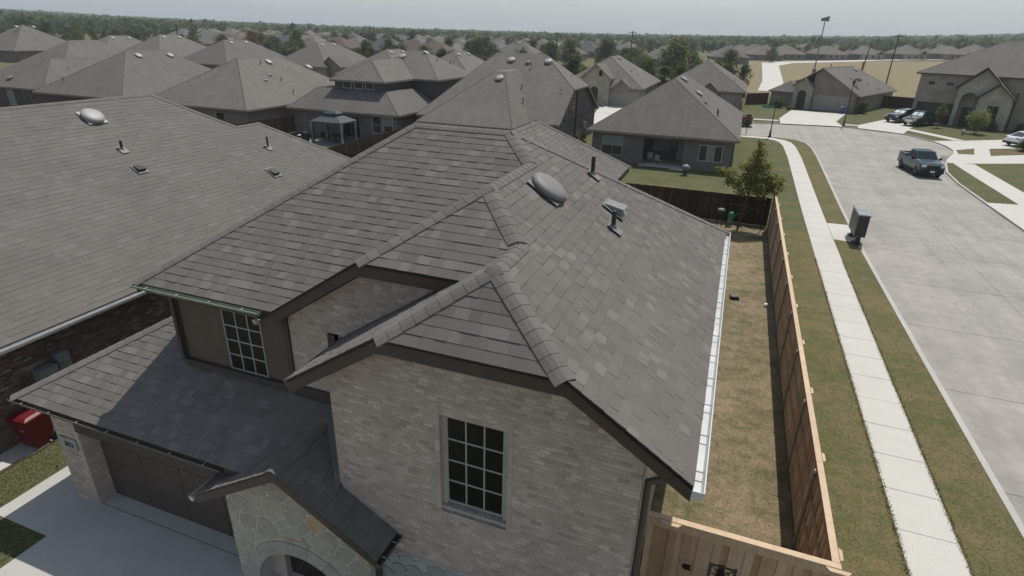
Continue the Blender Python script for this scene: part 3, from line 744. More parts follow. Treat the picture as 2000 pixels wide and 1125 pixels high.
    while z < 5.7:
        for a, b in ((-10.75, -7.7),):
            for s0, s1 in (((a, hw[0]), (hw[1], b)) if hw[2] < z+.2 and z < hw[3] else ((a, b),)):
                lap.add([(s0, 8.169, z+.2), (s1, 8.169, z+.2), (s1, 8.158, z), (s0, 8.158, z), (s0, 8.17, z), (s1, 8.17, z)], [(0,3,2,1), (3,4,5,2)])
        z += .2
    obj('lap_siding', lap, 'siding', so)
    tr = MB(); tr.box(-10.77, -10.66, 8.13, 8.165, 3.5, 5.72); tr.box(-7.80, -7.69, 8.10, 8.15, 3.0, 5.75); tr.box(-10.66, -7.8, 8.125, 8.155, 5.61, 5.7) ; obj('corner_trim', tr, 'trim_taupe', so)
    # soffit frieze boards under the rakes
    fz = MB()
    fz.box(-11.3, -7.85, 7.96, 8.15, 5.66, 5.70)
    obj('soffit', fz, 'fascia_taupe', H)
    w = window(H, (hole1[0]+.08, 7.0, hole1[2]+.08), (1,0,0), (0,-1,0), 1.04, 1.80, 3, 4, fm='win_frame', gm='glass_dark', fw=.028, mw=.026)
    jm = MB(); jm.box(hole1[0], hole1[0]+.08, 6.96, 7.1, hole1[2], hole1[3]); jm.box(hole1[1]-.08, hole1[1], 6.96, 7.1, hole1[2], hole1[3]); jm.box(hole1[0]+.08, hole1[1]-.08, 6.96, 7.1, hole1[3]-.04, hole1[3])
    obj('reveal', jm, 'stone_block', w)
    sl = MB()
    for i in range(15):
        x = hole1[0]+i*.08
        sl.prism([(x+.003, 6.886, hole1[2]-.05), (x+.077, 6.886, hole1[2]-.05), (x+.077, 7.02, hole1[2]+.075), (x+.003, 7.02, hole1[2]+.075)], (0, .0, -.06))
    obj('sill', sl, 'slate_sill', w)
    so2 = MB()
    for i in range(2):
        x = (hole1[0]-.085, hole1[1]+.01)[i]; z = hole1[2]-.06
        while z < hole1[3]+.02: so2.box(x, x+.075, 6.889, 6.9, z, z+.235); z += .246
    obj('surround', so2, 'brick_light', w)
    window(H, (hw[0]+.02, 8.19, hw[2]+.02), (1,0,0), (0,-1,0), 1.02, 1.46, 3, 4, fm='win_frame', gm='glass_dark', fw=.028, mw=.026)
    window(H, (-6.55, 8.22, 4.8), (1,0,0), (0,-1,0), .76, .72, 2, 2, gm='glass_dark', fw=.03)
    sh = MB(); sh.box(-6.74, -6.57, 8.10, 8.14, 4.76, 5.54); obj('shutter', sh, 'door_dark', H)
    # garage ---------------------------------------------------------
    gw = MB(); hd = (-13.2, -8.25, 0, 2.2)
    wall_poly(gw, [(-14.0, 0), (-7.5, 0), (-7.5, 2.95), (-14.0, 2.95)], [hd], (0, 6.85, 0), (1,0,0), (0,-1,0), .3)
    gw.box(-14.0, -13.75, 7.15, 16.8, 0, 2.95); gw.box(-13.22, -13.2, 7.13, 7.3, 0, 2.2)
    go = obj('garage_wall', gw, 'mortar_light', H)
    gp = brick_pieces([(-14.0, 0), (-13.2, 0), (-13.2, 2.9), (-14.0, 2.9)], [], (0, 6.85, 0), (1,0,0), nrm=(0,-1,0))
    gp += brick_pieces([(6.85, 0), (7.25, 0), (7.25, 2.2), (6.85, 2.2)], [], (-13.2, 0, 0), (0,1,0), nrm=(1,0,0))
    emit(go, 'brick', gp, 'brick_light', 300)
    hb = MB(); hb.box(-13.22, -8.2, 6.83, 6.85, 2.2, 2.95); obj('header', hb, 'trim_taupe', go)
    gd = MB(); gd.box(-13.2, -8.2, 7.25, 7.3, 0, 2.24)
    gdo = obj('garage_door', gd, 'garage_taupe', H)
    for j in range(4):
        for i in range(4):
            p = MB(); x = -13.12+i*1.235; z = .05+j*.54
            p.add([(x,7.235,z),(x+1.2,7.235,z),(x+1.2,7.235,z+.5),(x,7.235,z+.5),(x-.01,7.25,z-.01),(x+1.21,7.25,z-.01),(x+1.21,7.25,z+.51),(x-.01,7.25,z+.51)], [(0,1,2,3),(4,5,1,0),(5,6,2,1),(6,7,3,2),(7,4,0,3)])
            obj('panel', p, 'garage_taupe', gdo)
    # house number plate
    npl = MB(); npl.box(-13.86, -13.32, 6.80, 6.832, 1.62, 1.93); no = obj('number_plate', npl, 'stone_blue', H)
    cu = bpy.data.curves.new('number', 'FONT'); cu.body = '803'; cu.size = .2; cu.extrude = .004; cu.align_x = 'CENTER'
    to = bpy.data.objects.new('number', cu); COL.objects.link(to)
    bpy.context.view_layer.update()
    me = bpy.data.meshes.new_from_object(to.evaluated_get(bpy.context.evaluated_depsgraph_get())); bpy.data.objects.remove(to)
    me.materials.clear(); me.materials.append(MATS['black'])
    nb = bpy.data.objects.new('number', me); COL.objects.link(nb); nb.parent = no; nb.rotation_euler = (PI/2, 0, 0); nb.location = Vector((-13.55, 6.795, 1.70))-gbase(no)
    # porch: rubble stone front with a low arch ------------------------
    Y = 6.55; cx = -6.78; rin, spring = 1.2, .12
    arch_z = lambda x, r: spring+math.sqrt(max(0, r*r-(x-cx)**2))
    Ri, Ro = 1.14, 1.46
    rise = .14
    poly = [(-8.45, 0), (-5.08, 0), (-5.08, 2.38), (-6.76, 3.40), (-8.45, 2.38)]
    core = MB(); nseg = 14; pts = [(cx-Ri, 0)]
    ar = [(cx+Ri*math.cos(math.pi-math.pi*i/nseg), .12+1.12*math.sin(math.pi*i/nseg)) for i in range(nseg+1)]
    outer = [(-8.45,0),(cx-Ri,0)]+ar+[(cx+Ri,0),(-5.08,0),(-5.08,2.38),(-6.76,3.40),(-8.45,2.38)]
    core.prism([(x, Y, z) for x, z in outer], (0, .3, 0)); 
    core.box(-8.45, -8.2, Y+.3, 7.2, 0, 2.3); core.box(-5.33, -5.08, Y+.3, 6.9, 0, 2.3)
    po = obj('porch_wall', core, 'stone_mortar', H)
    bk = MB(); bk.box(-8.2, -5.33, 7.0, 7.1, 0, 2.5); bk.box(-8.2, -5.33, 6.9, 8.0, 2.5, 2.55); obj('porch_shade_panel', bk, 'door_dark', H)  # dark panels stand in for the shade inside the porch arch
    for i in range(9):
        a0 = math.pi-math.pi*i/9; a1 = math.pi-math.pi*(i+1)/9; g = .004
        P = lambda a, r: (cx+r*math.cos(a), Y-.035, .12+(r-.02)*math.sin(a))
        vb = MB(); vb.prism([P(a0-g, Ri), P((a0+a1)/2, Ri), P(a1+g, Ri), P(a1+g, Ro), P((a0+a1)/2, Ro), P(a0-g, Ro)], (0, .05, 0)); obj('arch_stone', vb, 'stone_block', po)
    rs = random.Random(11); seeds = []
    while len(seeds) < 62:
        p = (rs.uniform(-8.45,-5.08), rs.uniform(0,3.4))
        if all((p[0]-q[0])**2+(p[1]-q[1])**2*1.3 > .085 for q in seeds): seeds.append(p)
        elif rs.random() < .002: break
    def voro(sd, pl, gap, avoid=None):
        out = []
        for i, p in enumerate(sd):
            c = list(pl)
            for k_, q in enumerate(sd):
                if k_ == i or abs(q[0]-p[0]) > 1.6 or abs(q[1]-p[1]) > 1.6: continue
                dx, dy = q[0]-p[0], q[1]-p[1]; l = math.hypot(dx, dy); nx, ny = dx/l, dy/l
                c = clip2(c, nx, ny, nx*(p[0]+q[0])/2+ny*(p[1]+q[1])/2-gap)
                if len(c) < 3: break
            if len(c) >= 3 and avoid: c = avoid(p, c)
            if len(c) >= 3 and area2(c) > .006: out.append(c)
        return out
    def av(p, c):
        a = math.atan2(p[1]-.12, p[0]-cx); a = max(0, min(math.pi, a)); nx, ny = math.cos(a), math.sin(a)
        if p[1] < .12: nx, ny = (1 if p[0] > cx else -1), 0
        return clip2(c, -nx, -ny, -(nx*cx+ny*.12+Ro+.015))
    def roundoff(c):   # chamfer the corners so that the stones are not sharp
        r_ = []
        n = len(c)
        for i in range(n):
            p, q, s_ = c[i-1], c[i], c[(i+1) % n]; f = .16
            r_ += [(q[0]+(p[0]-q[0])*f, q[1]+(p[1]-q[1])*f), (q[0]+(s_[0]-q[0])*f, q[1]+(s_[1]-q[1])*f)]
        return r_
    for c in voro(seeds, poly, .016, av):
        c = roundoff(c); m = MB(); d = rs.uniform(.008, .016); ct = (sum(p[0] for p in c)/len(c), sum(p[1] for p in c)/len(c)); n = len(c)
        vs = [(ct[0]+(x-ct[0])*.97, Y-d, ct[1]+(z-ct[1])*.97) for x, z in c]+[(x, Y-d*.5, z) for x, z in c]+[(x, Y+.01, z) for x, z in c]
        m.add(vs, [tuple(range(n))]+[(i, n+i, n+(i+1) % n, (i+1) % n) for i in range(n)]+[(n+i, 2*n+i, 2*n+(i+1) % n, n+(i+1) % n) for i in range(n)])
        obj('stone', m, 'stone_cream', po)
    # stone skirt along the foot of the front wall
    sk = MB(); sk.box(-5.07, -.40, 6.82, 6.9, 0, 1.97); sko = obj('stone_skirt', sk, 'stone_mortar', H)
    seeds = []; tries = 0
    while tries < 4000:
        tries += 1; p = (rs.uniform(-5.0,-.45), rs.uniform(.6,1.97))
        if all((p[0]-q[0])**2+(p[1]-q[1])**2*1.4 > .07 for q in seeds): seeds.append(p)
    for c in voro(seeds, [(-5.0,.6),(-.42,.6),(-.42,1.96),(-5.0,1.96)], .016):
        c = roundoff(c); m = MB(); n = len(c); m.add([(x, 6.795, z) for x, z in c]+[(x, 6.83, z) for x, z in c], [tuple(range(n))]+[(i, n+i, n+(i+1) % n, (i+1) % n) for i in range(n)])
        obj('stone', m, 'stone_blue', sko)
    # gutters ----------------------------------------------------------
    def gutter(a, b, out, mat, w=.14, h=.12, straps=10, inner=None, name='gutter', ends=True):
        a = Vector(a); b = Vector(b); d = (b-a).normalized(); o_ = Vector(out); L = (b-a).length; t = .008
        prof = [(0, 0), (0, -h), (w*.72, -h), (w, -h*.35), (w, 0), (w-.018, 0), (w-.018, -h*.32), (w*.7, -h+t), (t, -h+t), (t, 0)]
        mb = MB(); vs = [a+o_*p[0]+Vector((0,0,p[1])) for p in prof]+[b+o_*p[0]+Vector((0,0,p[1])) for p in prof]; n = len(prof)
        fs = [(i, (i+1) % n, n+(i+1) % n, n+i) for i in range(n)]
        mb.add(vs, fs)
        if ends:
            for q in (a, b-d*.006): mb.prism([q+o_*p[0]+Vector((0,0,p[1])) for p in prof[:5]], d*.006)
        g = obj(name, mb, mat, H)
        for i in range(straps):
            c = a+d*(L*(i+.5)/straps); s_ = MB(); s_.obox(c+o_*w*.5+Vector((0,0,-.006)), (w-.01, .022, .008), Matrix((o_, d, Vector((0,0,1)))).transposed()); obj('strap', s_, 'galv' if mat != 'gutter_white' else 'grey_metal', g)
        return g
    gutter((.262,6.36,5.585), (.262,18.14,5.585), (1,0,0), 'gutter_white', .16, .13, 14)
    gutter((-11.52,7.92,F0-.01), (-8.1,7.92,F0-.01), (0,-1,0), 'gutter_galv', .12, .07, 4)
    gutter((-8.06,7.72,F0-.13), (-8.06,8.06,F0-.13), (-1,0,0), 'gutter_galv', .12, .08, 2)
    gutter((-14.65,6.54,2.965), (-8.35,6.54,2.965), (0,-1,0), 'gutter_taupe', .09, .07, 7)
    gutter((-8.87,6.16,2.37), (-8.87,6.98,2.37), (-1,0,0), 'gutter_white', .11, .1, 2)
    gutter((-4.65,6.16,2.37), (-4.65,6.88,2.37), (1,0,0), 'gutter_taupe', .11, .1, 2)
    gutter((-6.27,6.46,5.565), (-6.27,8.08,5.565), (-1,0,0), 'gutter_taupe', .11, .12, 3)
    dp = MB()
    for p, q in (((.30,6.98,5.46), (.30,6.98,5.36)), ((.30,6.98,5.38), (-.33,7.02,4.98)), ((-.33,7.02,5.0), (-.33,7.02,.2))):
        dp.tube(p, q, .055, .055, 8)
    obj('downspout', dp, 'gutter_taupe', H)
    dp = MB(); dp.box(-5.10, -4.99, 6.70, 6.80, 0, 2.25); obj('downspout', dp, 'gutter_taupe', H)
    dp = MB(); dp.box(-10.78, -10.69, 8.05, 8.125, 4.06, 5.7); obj('downspout', dp, 'trim_taupe', H)
    # roof vents
    P = lambda x, y: Vector((x, y, zR(x)+.04))
    dome_vent(H, P(-3.38, 11.2), nR, .41, .2, 'vent_grey', 22)
    hood_vent(H, P(-2.3, 12.95), nR, .44, .42, .22)
    pipe_vent(H, P(-2.08, 11.95), nR, .40, .05); pipe_vent(H, P(-3.06, 13.95), nR, .46, .05)
    # flashing where the garage and porch roofs meet the upper walls
    fl = MB(); fl.box(-10.72, -7.72, 8.06, 8.13, 4.0, 4.1); fl.box(-7.66, -5.9, 8.07, 8.13, 3.9, 4.15); obj('flashing', fl, 'trim_taupe', H)
    return H
PI = math.pi
main_house()

# ------------------------------------------------------------------ the neighbour on the left
def neighbour():
    H = thing('brick_house', 'dark red brick single storey house at the left with a wide grey shingle roof slope', 'house', (-24, 16, 0))
    s = .66; xe, ze = -16.9, 3.15; zz = lambda x: ze+s*(xe-x)
    R = [(xe,2,ze),(xe,28.45,ze),(-22.05,23.3,zz(-22.05)),(-22.05,21.85,zz(-22.05)),(-24.35,19.55,zz(-24.35)),(-24.35,2,zz(-24.35))]
    Lw = [(-31.8,2,ze),(-24.35,2,zz(-24.35)),(-24.35,19.55,zz(-24.35)),(-31.8,27,ze)]
    Bk = [(-24.35,19.55,zz(-24.35)),(-22.05,21.85,zz(-22.05)),(-27.2,27,ze),(-31.8,27,ze)]
    B2 = [(-22.05,23.3,zz(-22.05)),(xe,28.45,ze),(-27.2,28.45,ze)]; B3 = [(-22.05,21.85,zz(-22.05)),(-22.05,23.3,zz(-22.05)),(-27.2,28.45,ze),(-27.2,27,ze)]
    rf = MB()
    for p in (R, Lw, Bk, B2, B3): rf.slab(p, .2)
    ro = obj('roof', rf, ['roof_deck', 'fascia_tan'], H)
    emit(ro, 'shingle', shingle_pieces(R, .19, widths=(.2,.3,.4,.5), tk=.5), 'shingle_far', 300)
    nR, nL, nB = nrm_of(R), nrm_of(Lw), nrm_of(Bk); cp = []
    for a, b, na, nb in (((-24.35,2,zz(-24.35)), (-24.35,19.6,zz(-24.35)), nR, nL), ((-22.05,21.85,zz(-22.05)), (-24.35,19.55,zz(-24.35)), nR, nB), ((-22.05,21.85,zz(-22.05)), (-22.05,23.3,zz(-22.05)), nR, nrm_of(B3)), ((xe,28.45,ze), (-22.05,23.3,zz(-22.05)), nR, nrm_of(B2))):
        cp += cap_pieces(a, b, na, nb, .16)
    emit(ro, 'ridge_cap', cp, 'ridge_cap', 300)
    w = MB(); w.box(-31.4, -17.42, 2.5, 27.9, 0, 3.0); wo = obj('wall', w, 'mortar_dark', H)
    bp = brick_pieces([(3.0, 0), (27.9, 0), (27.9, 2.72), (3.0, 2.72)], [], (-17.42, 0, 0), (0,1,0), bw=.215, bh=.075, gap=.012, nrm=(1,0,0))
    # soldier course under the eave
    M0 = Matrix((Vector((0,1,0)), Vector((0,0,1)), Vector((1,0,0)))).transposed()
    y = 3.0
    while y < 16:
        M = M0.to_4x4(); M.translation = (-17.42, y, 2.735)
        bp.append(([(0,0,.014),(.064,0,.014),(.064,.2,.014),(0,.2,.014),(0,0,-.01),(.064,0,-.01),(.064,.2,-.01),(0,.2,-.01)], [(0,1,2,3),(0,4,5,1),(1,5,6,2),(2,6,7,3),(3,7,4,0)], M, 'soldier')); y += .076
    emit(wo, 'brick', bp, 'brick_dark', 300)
    # gutter
    a = MB(); prof = [(0,0),(0,-.12),(.1,-.12),(.14,-.04),(.14,0),(.125,0),(.12,-.04),(.09,-.11),(.01,-.11),(.01,0)]
    n = len(prof); a.add([(xe+.005+p[0], 2, ze-.03+p[1]) for p in prof]+[(xe+.005+p[0], 28.4, ze-.03+p[1]) for p in prof], [(i, (i+1) % n, n+(i+1) % n, n+i) for i in range(n)])
    obj('gutter', a, 'gutter_white', H)
    P = lambda x, y: Vector((x, y, zz(x)+.035))
    dome_vent(H, P(-23.45, 16.15), nR, .40, .22, 'vent_light', 20)
    pipe_vent(H, P(-21.86, 15.9), nR, .36, .05); pipe_vent(H, P(-20.63, 22.2), nR, .52, .045)
    hood_vent(H, P(-20.95, 15.7), nR, .3, .34, .15, 'pipe_dark'); hood_vent(H, P(-19.4, 20.95), nR, .34, .44, .16, 'pipe_dark')
    # meter boxes on the flank
    m = MB(); m.box(-17.40, -17.2, 9.06, 9.40, 1.55, 2.15); o = obj('meter_box', m, 'box_blue', H); q = MB(); q.tube((-17.2,9.23,1.9),(-17.14,9.23,1.9),.09,.09,12); obj('meter', q, 'grey_metal', o)
    m = MB(); m.box(-17.40, -17.12, 8.45, 8.98, 1.1, 1.92); o = obj('meter_box', m, 'box_blue', H); q = MB(); q.box(-17.12,-17.11,8.5,8.93,1.15,1.87); obj('door', q, 'box_blue', o)
    q = MB(); q.tube((-17.3,9.23,1.55),(-17.3,9.23,0.1),.025,.025,8); obj('conduit', q, 'grey_metal', H)
neighbour()

# ------------------------------------------------------------------ fences
def board_fence(name, label, p0, p1, h, side, boardmat, bw=.14, cap=None, posts=2.85, post_off=0., rails=(.35, 1.25, 2.1), postmat='galv', z0=0., kick=False, nind=300, jitter=.0, notch=True):
    """boards along p0-p1; side = +1/-1: which side (left of the run is +1) the rails and posts stand on"""
    a = Vector((*p0, z0)); b = Vector((*p1, z0)); d = (b-a).normalized(); L = (b-a).length; n = Vector((-d.y, d.x, 0))*side; Z = Vector((0,0,1)); M = Matrix((d, n, Z)).transposed()
    T = thing(name, label, 'fence', a); rot = M.to_4x4(); shared = []
    for k in range(5):
        mb = MB(); w = bw+.012; hh = h-random.uniform(0, jitter)
        mb.box(0, w, -.019-.022*(k % 2), -.022*(k % 2), .02, hh); me = mb.mesh('board'); setmats(me, boardmat); shared.append(me)
    cnt = int(L/bw)
    for i in range(cnt):
        o = bpy.data.objects.new('board', shared[random.choice((0,2,4)) if i % 2 else random.choice((1,3))]); COL.objects.link(o); o.parent = T; mm = rot.copy(); mm.translation = d*(i*bw); o.matrix_local = mm
    for z in rails:
        if z < h:
            r = MB(); r.obox(a+d*L/2+n*.02+Z*z, (L, .038, .088), M); obj('rail', r, 'wood_rail' if boardmat == 'wood_new' else 'wood_dark', T)
    x = post_off
    while x < L:
        c = a+d*x+n*.075; m = MB()
        if postmat == 'galv': m.tube(c, c+Z*(h-.1), .03, .03, 8); po = obj('post', m, 'grey_metal', T); m = MB(); m.lathe([(.036,-.05),(.036,0),(.028,.02),(0,.03)], 8, Matrix.Translation(c+Z*(h-.09))); obj('post_cap', m, 'white_plastic', po)
        else: m.obox(c+Z*(h/2), (.09,.09,h), M); obj('post', m, boardmat, T)
        x += posts
    if cap:
        x = 0
        while x < L:
            l = min(2.85, L-x); m = MB(); c = a+d*(x+l/2)+Z*(h+.02)-n*.0; m.obox(c-n*(-.01), (l-.006, .13, .036), M); obj('cap_board', m, cap, T); x += l
        m = MB(); m.obox(a+d*L/2+Z*(h-.09)-n*.04, (L, .022, .17), M); obj('trim_board', m, boardmat, T)
        if notch:
            x = .05
            while x < L:
                m = MB(); c = a+d*(x+.15)+Z*(h+.021)-n*.095
                m.prism([c+d*(-.16)+n*.035, c+d*(-.12)-n*.022, c+d*.12-n*.022, c+d*.16+n*.035], (0,0,.034)); obj('corbel', m, cap, T); x += 2.85
    return T
side_fence = board_fence('board_fence', 'tall new cedar board fence with a pale cap running along the pavement', (2.98, 9.15), (2.98, 38.9), 2.44, 1, 'wood_new', cap='wood_cap', post_off=2.7, rails=(.3, .95, 1.6, 2.25), jitter=.0)
front_fence = board_fence('board_fence', 'short cedar fence across the side yard beside the house corner', (3.05, 9.07), (-.33, 9.07), 2.44, -1, 'wood_new', cap='wood_cap', post_off=.3, rails=(.3, 1.6, 2.2), notch=False)
def gate_bits():
    T = front_fence; m = MB()
    for x in (-.12, 2.78): m.prism([(x,8.99,2.444),(x+.06,8.9,2.444),(x+.36,8.9,2.444),(x+.42,8.99,2.444)], (0,0,.036))
    obj('corbel', m, 'wood_cap', T)['kind'] = 'stuff'
    # iron grille set in the boards
    x0, x1, z0, z1 = .98, 1.38, 1.28, 1.68; y = 9.02; f = MB()
    f.box(x0-.05,x1+.05,y,y+.03,z1,z1+.05); f.box(x0-.05,x1+.05,y,y+.03,z0-.05,z0); f.box(x0-.05,x0,y,y+.03,z0,z1); f.box(x1,x1+.05,y,y+.03,z0,z1)
    g = obj('grille', f, 'wood_grey', T); k = MB(); k.box(x0,x1,y+.012,y+.016,z0,z1); obj('backing', k, 'wood_dark', g)
    c = MB(); cx, cz = (x0+x1)/2, (z0+z1)/2
    for i in range(8):
        a = i*PI/4; c.tube((cx+.04*math.cos(a), y, cz+.04*math.sin(a)), (cx+.27*math.cos(a)*(.72 if i % 2 == 0 else 1), y, cz+.27*math.sin(a)*(.72 if i % 2 == 0 else 1)), .008, .008, 6)
    for i in range(4):
        a0 = i*PI/2+PI/4
        for q in range(5):
            t0 = -1+q*.4; t1 = t0+.4; f_ = lambda t: (cx+(.13+.03*math.cos(t*3))*math.cos(a0+t*.6), y, cz+(.13+.03*math.cos(t*3))*math.sin(a0+t*.6)); c.tube(f_(t0), f_(t1), .008, .008, 5)
    c.lathe([(.065,-.012),(.065,.012),(0,.02)], 12, Matrix.Translation((cx,y,cz)) @ Matrix.Rotation(PI/2,4,'X'))
    obj('scrollwork', c, 'black', g)
    h = MB(); h.box(.45,.6,9.0,9.03,1.42,1.5); h.tube((.47,9.0,1.46),(.5,8.95,1.46),.02,.02,8); h.tube((.5,8.95,1.46),(.62,8.95,1.46),.016,.012,8); obj('latch', h, 'black', T)
gate_bits()
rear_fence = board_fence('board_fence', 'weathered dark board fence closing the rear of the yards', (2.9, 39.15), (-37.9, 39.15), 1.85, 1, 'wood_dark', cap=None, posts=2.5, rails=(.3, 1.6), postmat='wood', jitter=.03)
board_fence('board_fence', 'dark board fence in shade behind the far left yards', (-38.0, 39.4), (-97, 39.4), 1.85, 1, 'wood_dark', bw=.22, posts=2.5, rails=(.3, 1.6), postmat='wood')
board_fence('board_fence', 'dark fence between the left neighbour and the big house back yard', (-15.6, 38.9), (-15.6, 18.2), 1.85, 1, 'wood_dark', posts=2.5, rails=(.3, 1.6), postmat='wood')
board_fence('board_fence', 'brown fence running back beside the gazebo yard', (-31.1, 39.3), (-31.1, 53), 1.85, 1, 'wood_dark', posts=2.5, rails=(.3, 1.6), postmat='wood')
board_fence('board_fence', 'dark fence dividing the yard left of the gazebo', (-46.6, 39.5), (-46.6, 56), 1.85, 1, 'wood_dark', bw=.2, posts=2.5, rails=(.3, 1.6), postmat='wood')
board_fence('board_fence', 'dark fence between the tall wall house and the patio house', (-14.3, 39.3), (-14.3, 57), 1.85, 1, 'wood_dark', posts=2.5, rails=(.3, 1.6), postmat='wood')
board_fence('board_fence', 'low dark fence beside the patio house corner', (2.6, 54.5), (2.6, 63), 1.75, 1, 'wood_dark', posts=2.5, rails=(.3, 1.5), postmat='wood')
board_fence('board_fence', 'dark fence between the two houses across the street', (1.2, 116.6), (5.0, 120.4), 2.0, 1, 'wood_dark', bw=.2, rails=(.3, 1.6), postmat='wood')
board_fence('board_fence', 'dark fence linking the dish house and the two storey house', (23.2, 127.5), (30.5, 124.0), 2.1, 1, 'wood_dark', bw=.2, rails=(.3, 1.6), postmat='wood')
board_fence('board_fence', 'pale topped fence on the edge of the dry field', (1.0, 131), (-3, 133), 1.8, 1, 'wood_grey', bw=.25, cap='wood_cap', rails=(), postmat='wood', notch=False)
def long_fence(label, p0, p1, h, z, mat='wood_grey'):
    m = MB(); a = Vector((*p0, 0)); b = Vector((*p1, 0)); L = (b-a).length; k = int(L/.9); d = (b-a).normalized(); M = Matrix((d, Vector((-d.y,d.x,0)), Vector((0,0,1)))).transposed()
    T = thing('board_fence', label, 'fence', (*p0, z)); pn = 24
    for j in range(int(math.ceil(L/pn))):
        m = MB(); x = j*pn
        while x < min(L, (j+1)*pn):
            c = a+d*(x+.45); zz = tz(c.x, c.y); m.obox(Vector((c.x, c.y, zz+h/2)), (.86, .03+.02*(int(x/.9) % 2), h*random.uniform(.97,1.03)), M); x += .9
        o = obj('fence_panel', m, mat, T, uv=False); o['kind'] = 'stuff'
long_fence('long grey fence at the far side of the dry field', (-6, 352), (118, 432), 2.6, 0)
long_fence('dark fence under the trees behind the houses across the street', (-88, 133), (0, 131), 1.9, 0, 'wood_dark')

# ------------------------------------------------------------------ the row of houses behind
def plain_house(label, cat_polys, walls, wallmat, loc, name='hip_roofed_house', roofmat='roof_plain', fascia='fascia_tan', lines=(), group=None):
    H = thing(name, label, 'house', loc, 0, group)
    roof_obj(H, cat_polys, (roofmat, fascia))
    w = MB()
    for b in walls: w.box(*b)
    obj('wall', w, wallmat, H)
    if lines: cap_lines(H, lines)
    return H
def hiplines(x0, x1, y0, y1, z, s):
    w, d = x1-x0, y1-y0
    if w <= d: k = w/2; zr = z+s*k; A = ((x0+x1)/2, y0+k, zr); B = ((x0+x1)/2, y1-k, zr)
    else: k = d/2; zr = z+s*k; A = (x0+k, (y0+y1)/2, zr); B = (x1-k, (y0+y1)/2, zr)
    c = [(x0,y0,z),(x1,y0,z),(x1,y1,z),(x0,y1,z)]
    if w <= d: return [(c[0],A),(c[1],A),(c[2],B),(c[3],B),(A,B)]
    return [(c[0],A),(c[3],A),(c[1],B),(c[2],B),(A,B)]
s6 = .62
nE = Vector((s6,0,1)).normalized(); nS = Vector((0,-s6,1)).normalized()
def zE(xe, ze, x): return ze+s6*(xe-x)
# C1
H = plain_house('red brick hipped house behind the left roof, hip towards the camera', hip(-79.3,-64.4,48.3,68.5,3.0,s6), [(-78.8,-64.9,48.8,68,0,2.85)], 'brick_rust', (-72,58,0), lines=hiplines(-79.3,-64.4,48.3,68.5,3.0,s6))
for x, y in ((-70.9,56.6),(-70.8,61.1)): dome_vent(H, (x,y,zE(-64.4,3,x)+.02), nE, .42, .2, 'vent_light', 12)
pipe_vent(H, (-76.2,50.2,3+s6*1.9), nS, .5)
window(H, (-68.3,48.8,.9), (1,0,0), (0,-1,0), 1.5, 1.7, 2, 1, gm='glass_blind')
# C0
H = plain_house('red brick house at the far left edge with a dark covered patio', hip(-98,-80.8,52.6,74,3.0,s6)+hip(-90.5,-80.2,50.2,66,3.0,s6), [(-97.5,-81.3,53.4,73.5,0,2.85),(-90,-80.7,50.7,65.5,0,2.85)], 'brick_rust', (-89,60,0), lines=hiplines(-90.5,-80.2,50.2,66,3.0,s6))
for i, x in enumerate((-96.2,-92.8,-88.2,-85)): window(H, (x,53.4 if x < -90.6 else 50.7,.7), (1,0,0), (0,-1,0), 1.3, 1.9, 2, 1, gm='glass_house' if i % 2 else 'glass_blind')
dome_vent(H, (-88.2,51.6,3.9), nS, .4, .2, 'vent_grey', 12); pipe_vent(H, (-83.5,56,4.8), nE, .5)
# C2
H = plain_house('brown brick hipped house left of the gazebo yard, long clean east slope', hip(-61.8,-47.2,48.5,70,2.9,s6), [(-61.3,-47.7,49,69.5,0,2.75)], 'brick_pinkish', (-54.5,59,0), lines=hiplines(-61.8,-47.2,48.5,70,2.9,s6))
for x, y in ((-53.6,59.8),(-52.4,65.5)): dome_vent(H, (x,y,zE(-47.2,2.9,x)+.02), nE, .42, .2, 'vent_light', 12)
for x, y in ((-50.9,55.85),(-51.6,57.4)): hood_vent(H, (x,y,zE(-47.2,2.9,x)), nE, .36, .36, .16)
for x, y in ((-50.6,58.15),(-48.6,57.6),(-53.3,58.1)): pipe_vent(H, (x,y,zE(-47.2,2.9,x)), nE, .5)
window(H, (-56.2,49,.8), (1,0,0), (0,-1,0), 1.7, 1.6, 2, 1, gm='glass_blind'); window(H, (-51.9,49,.8), (1,0,0), (0,-1,0), 1.2, 1.6, 1, 2)
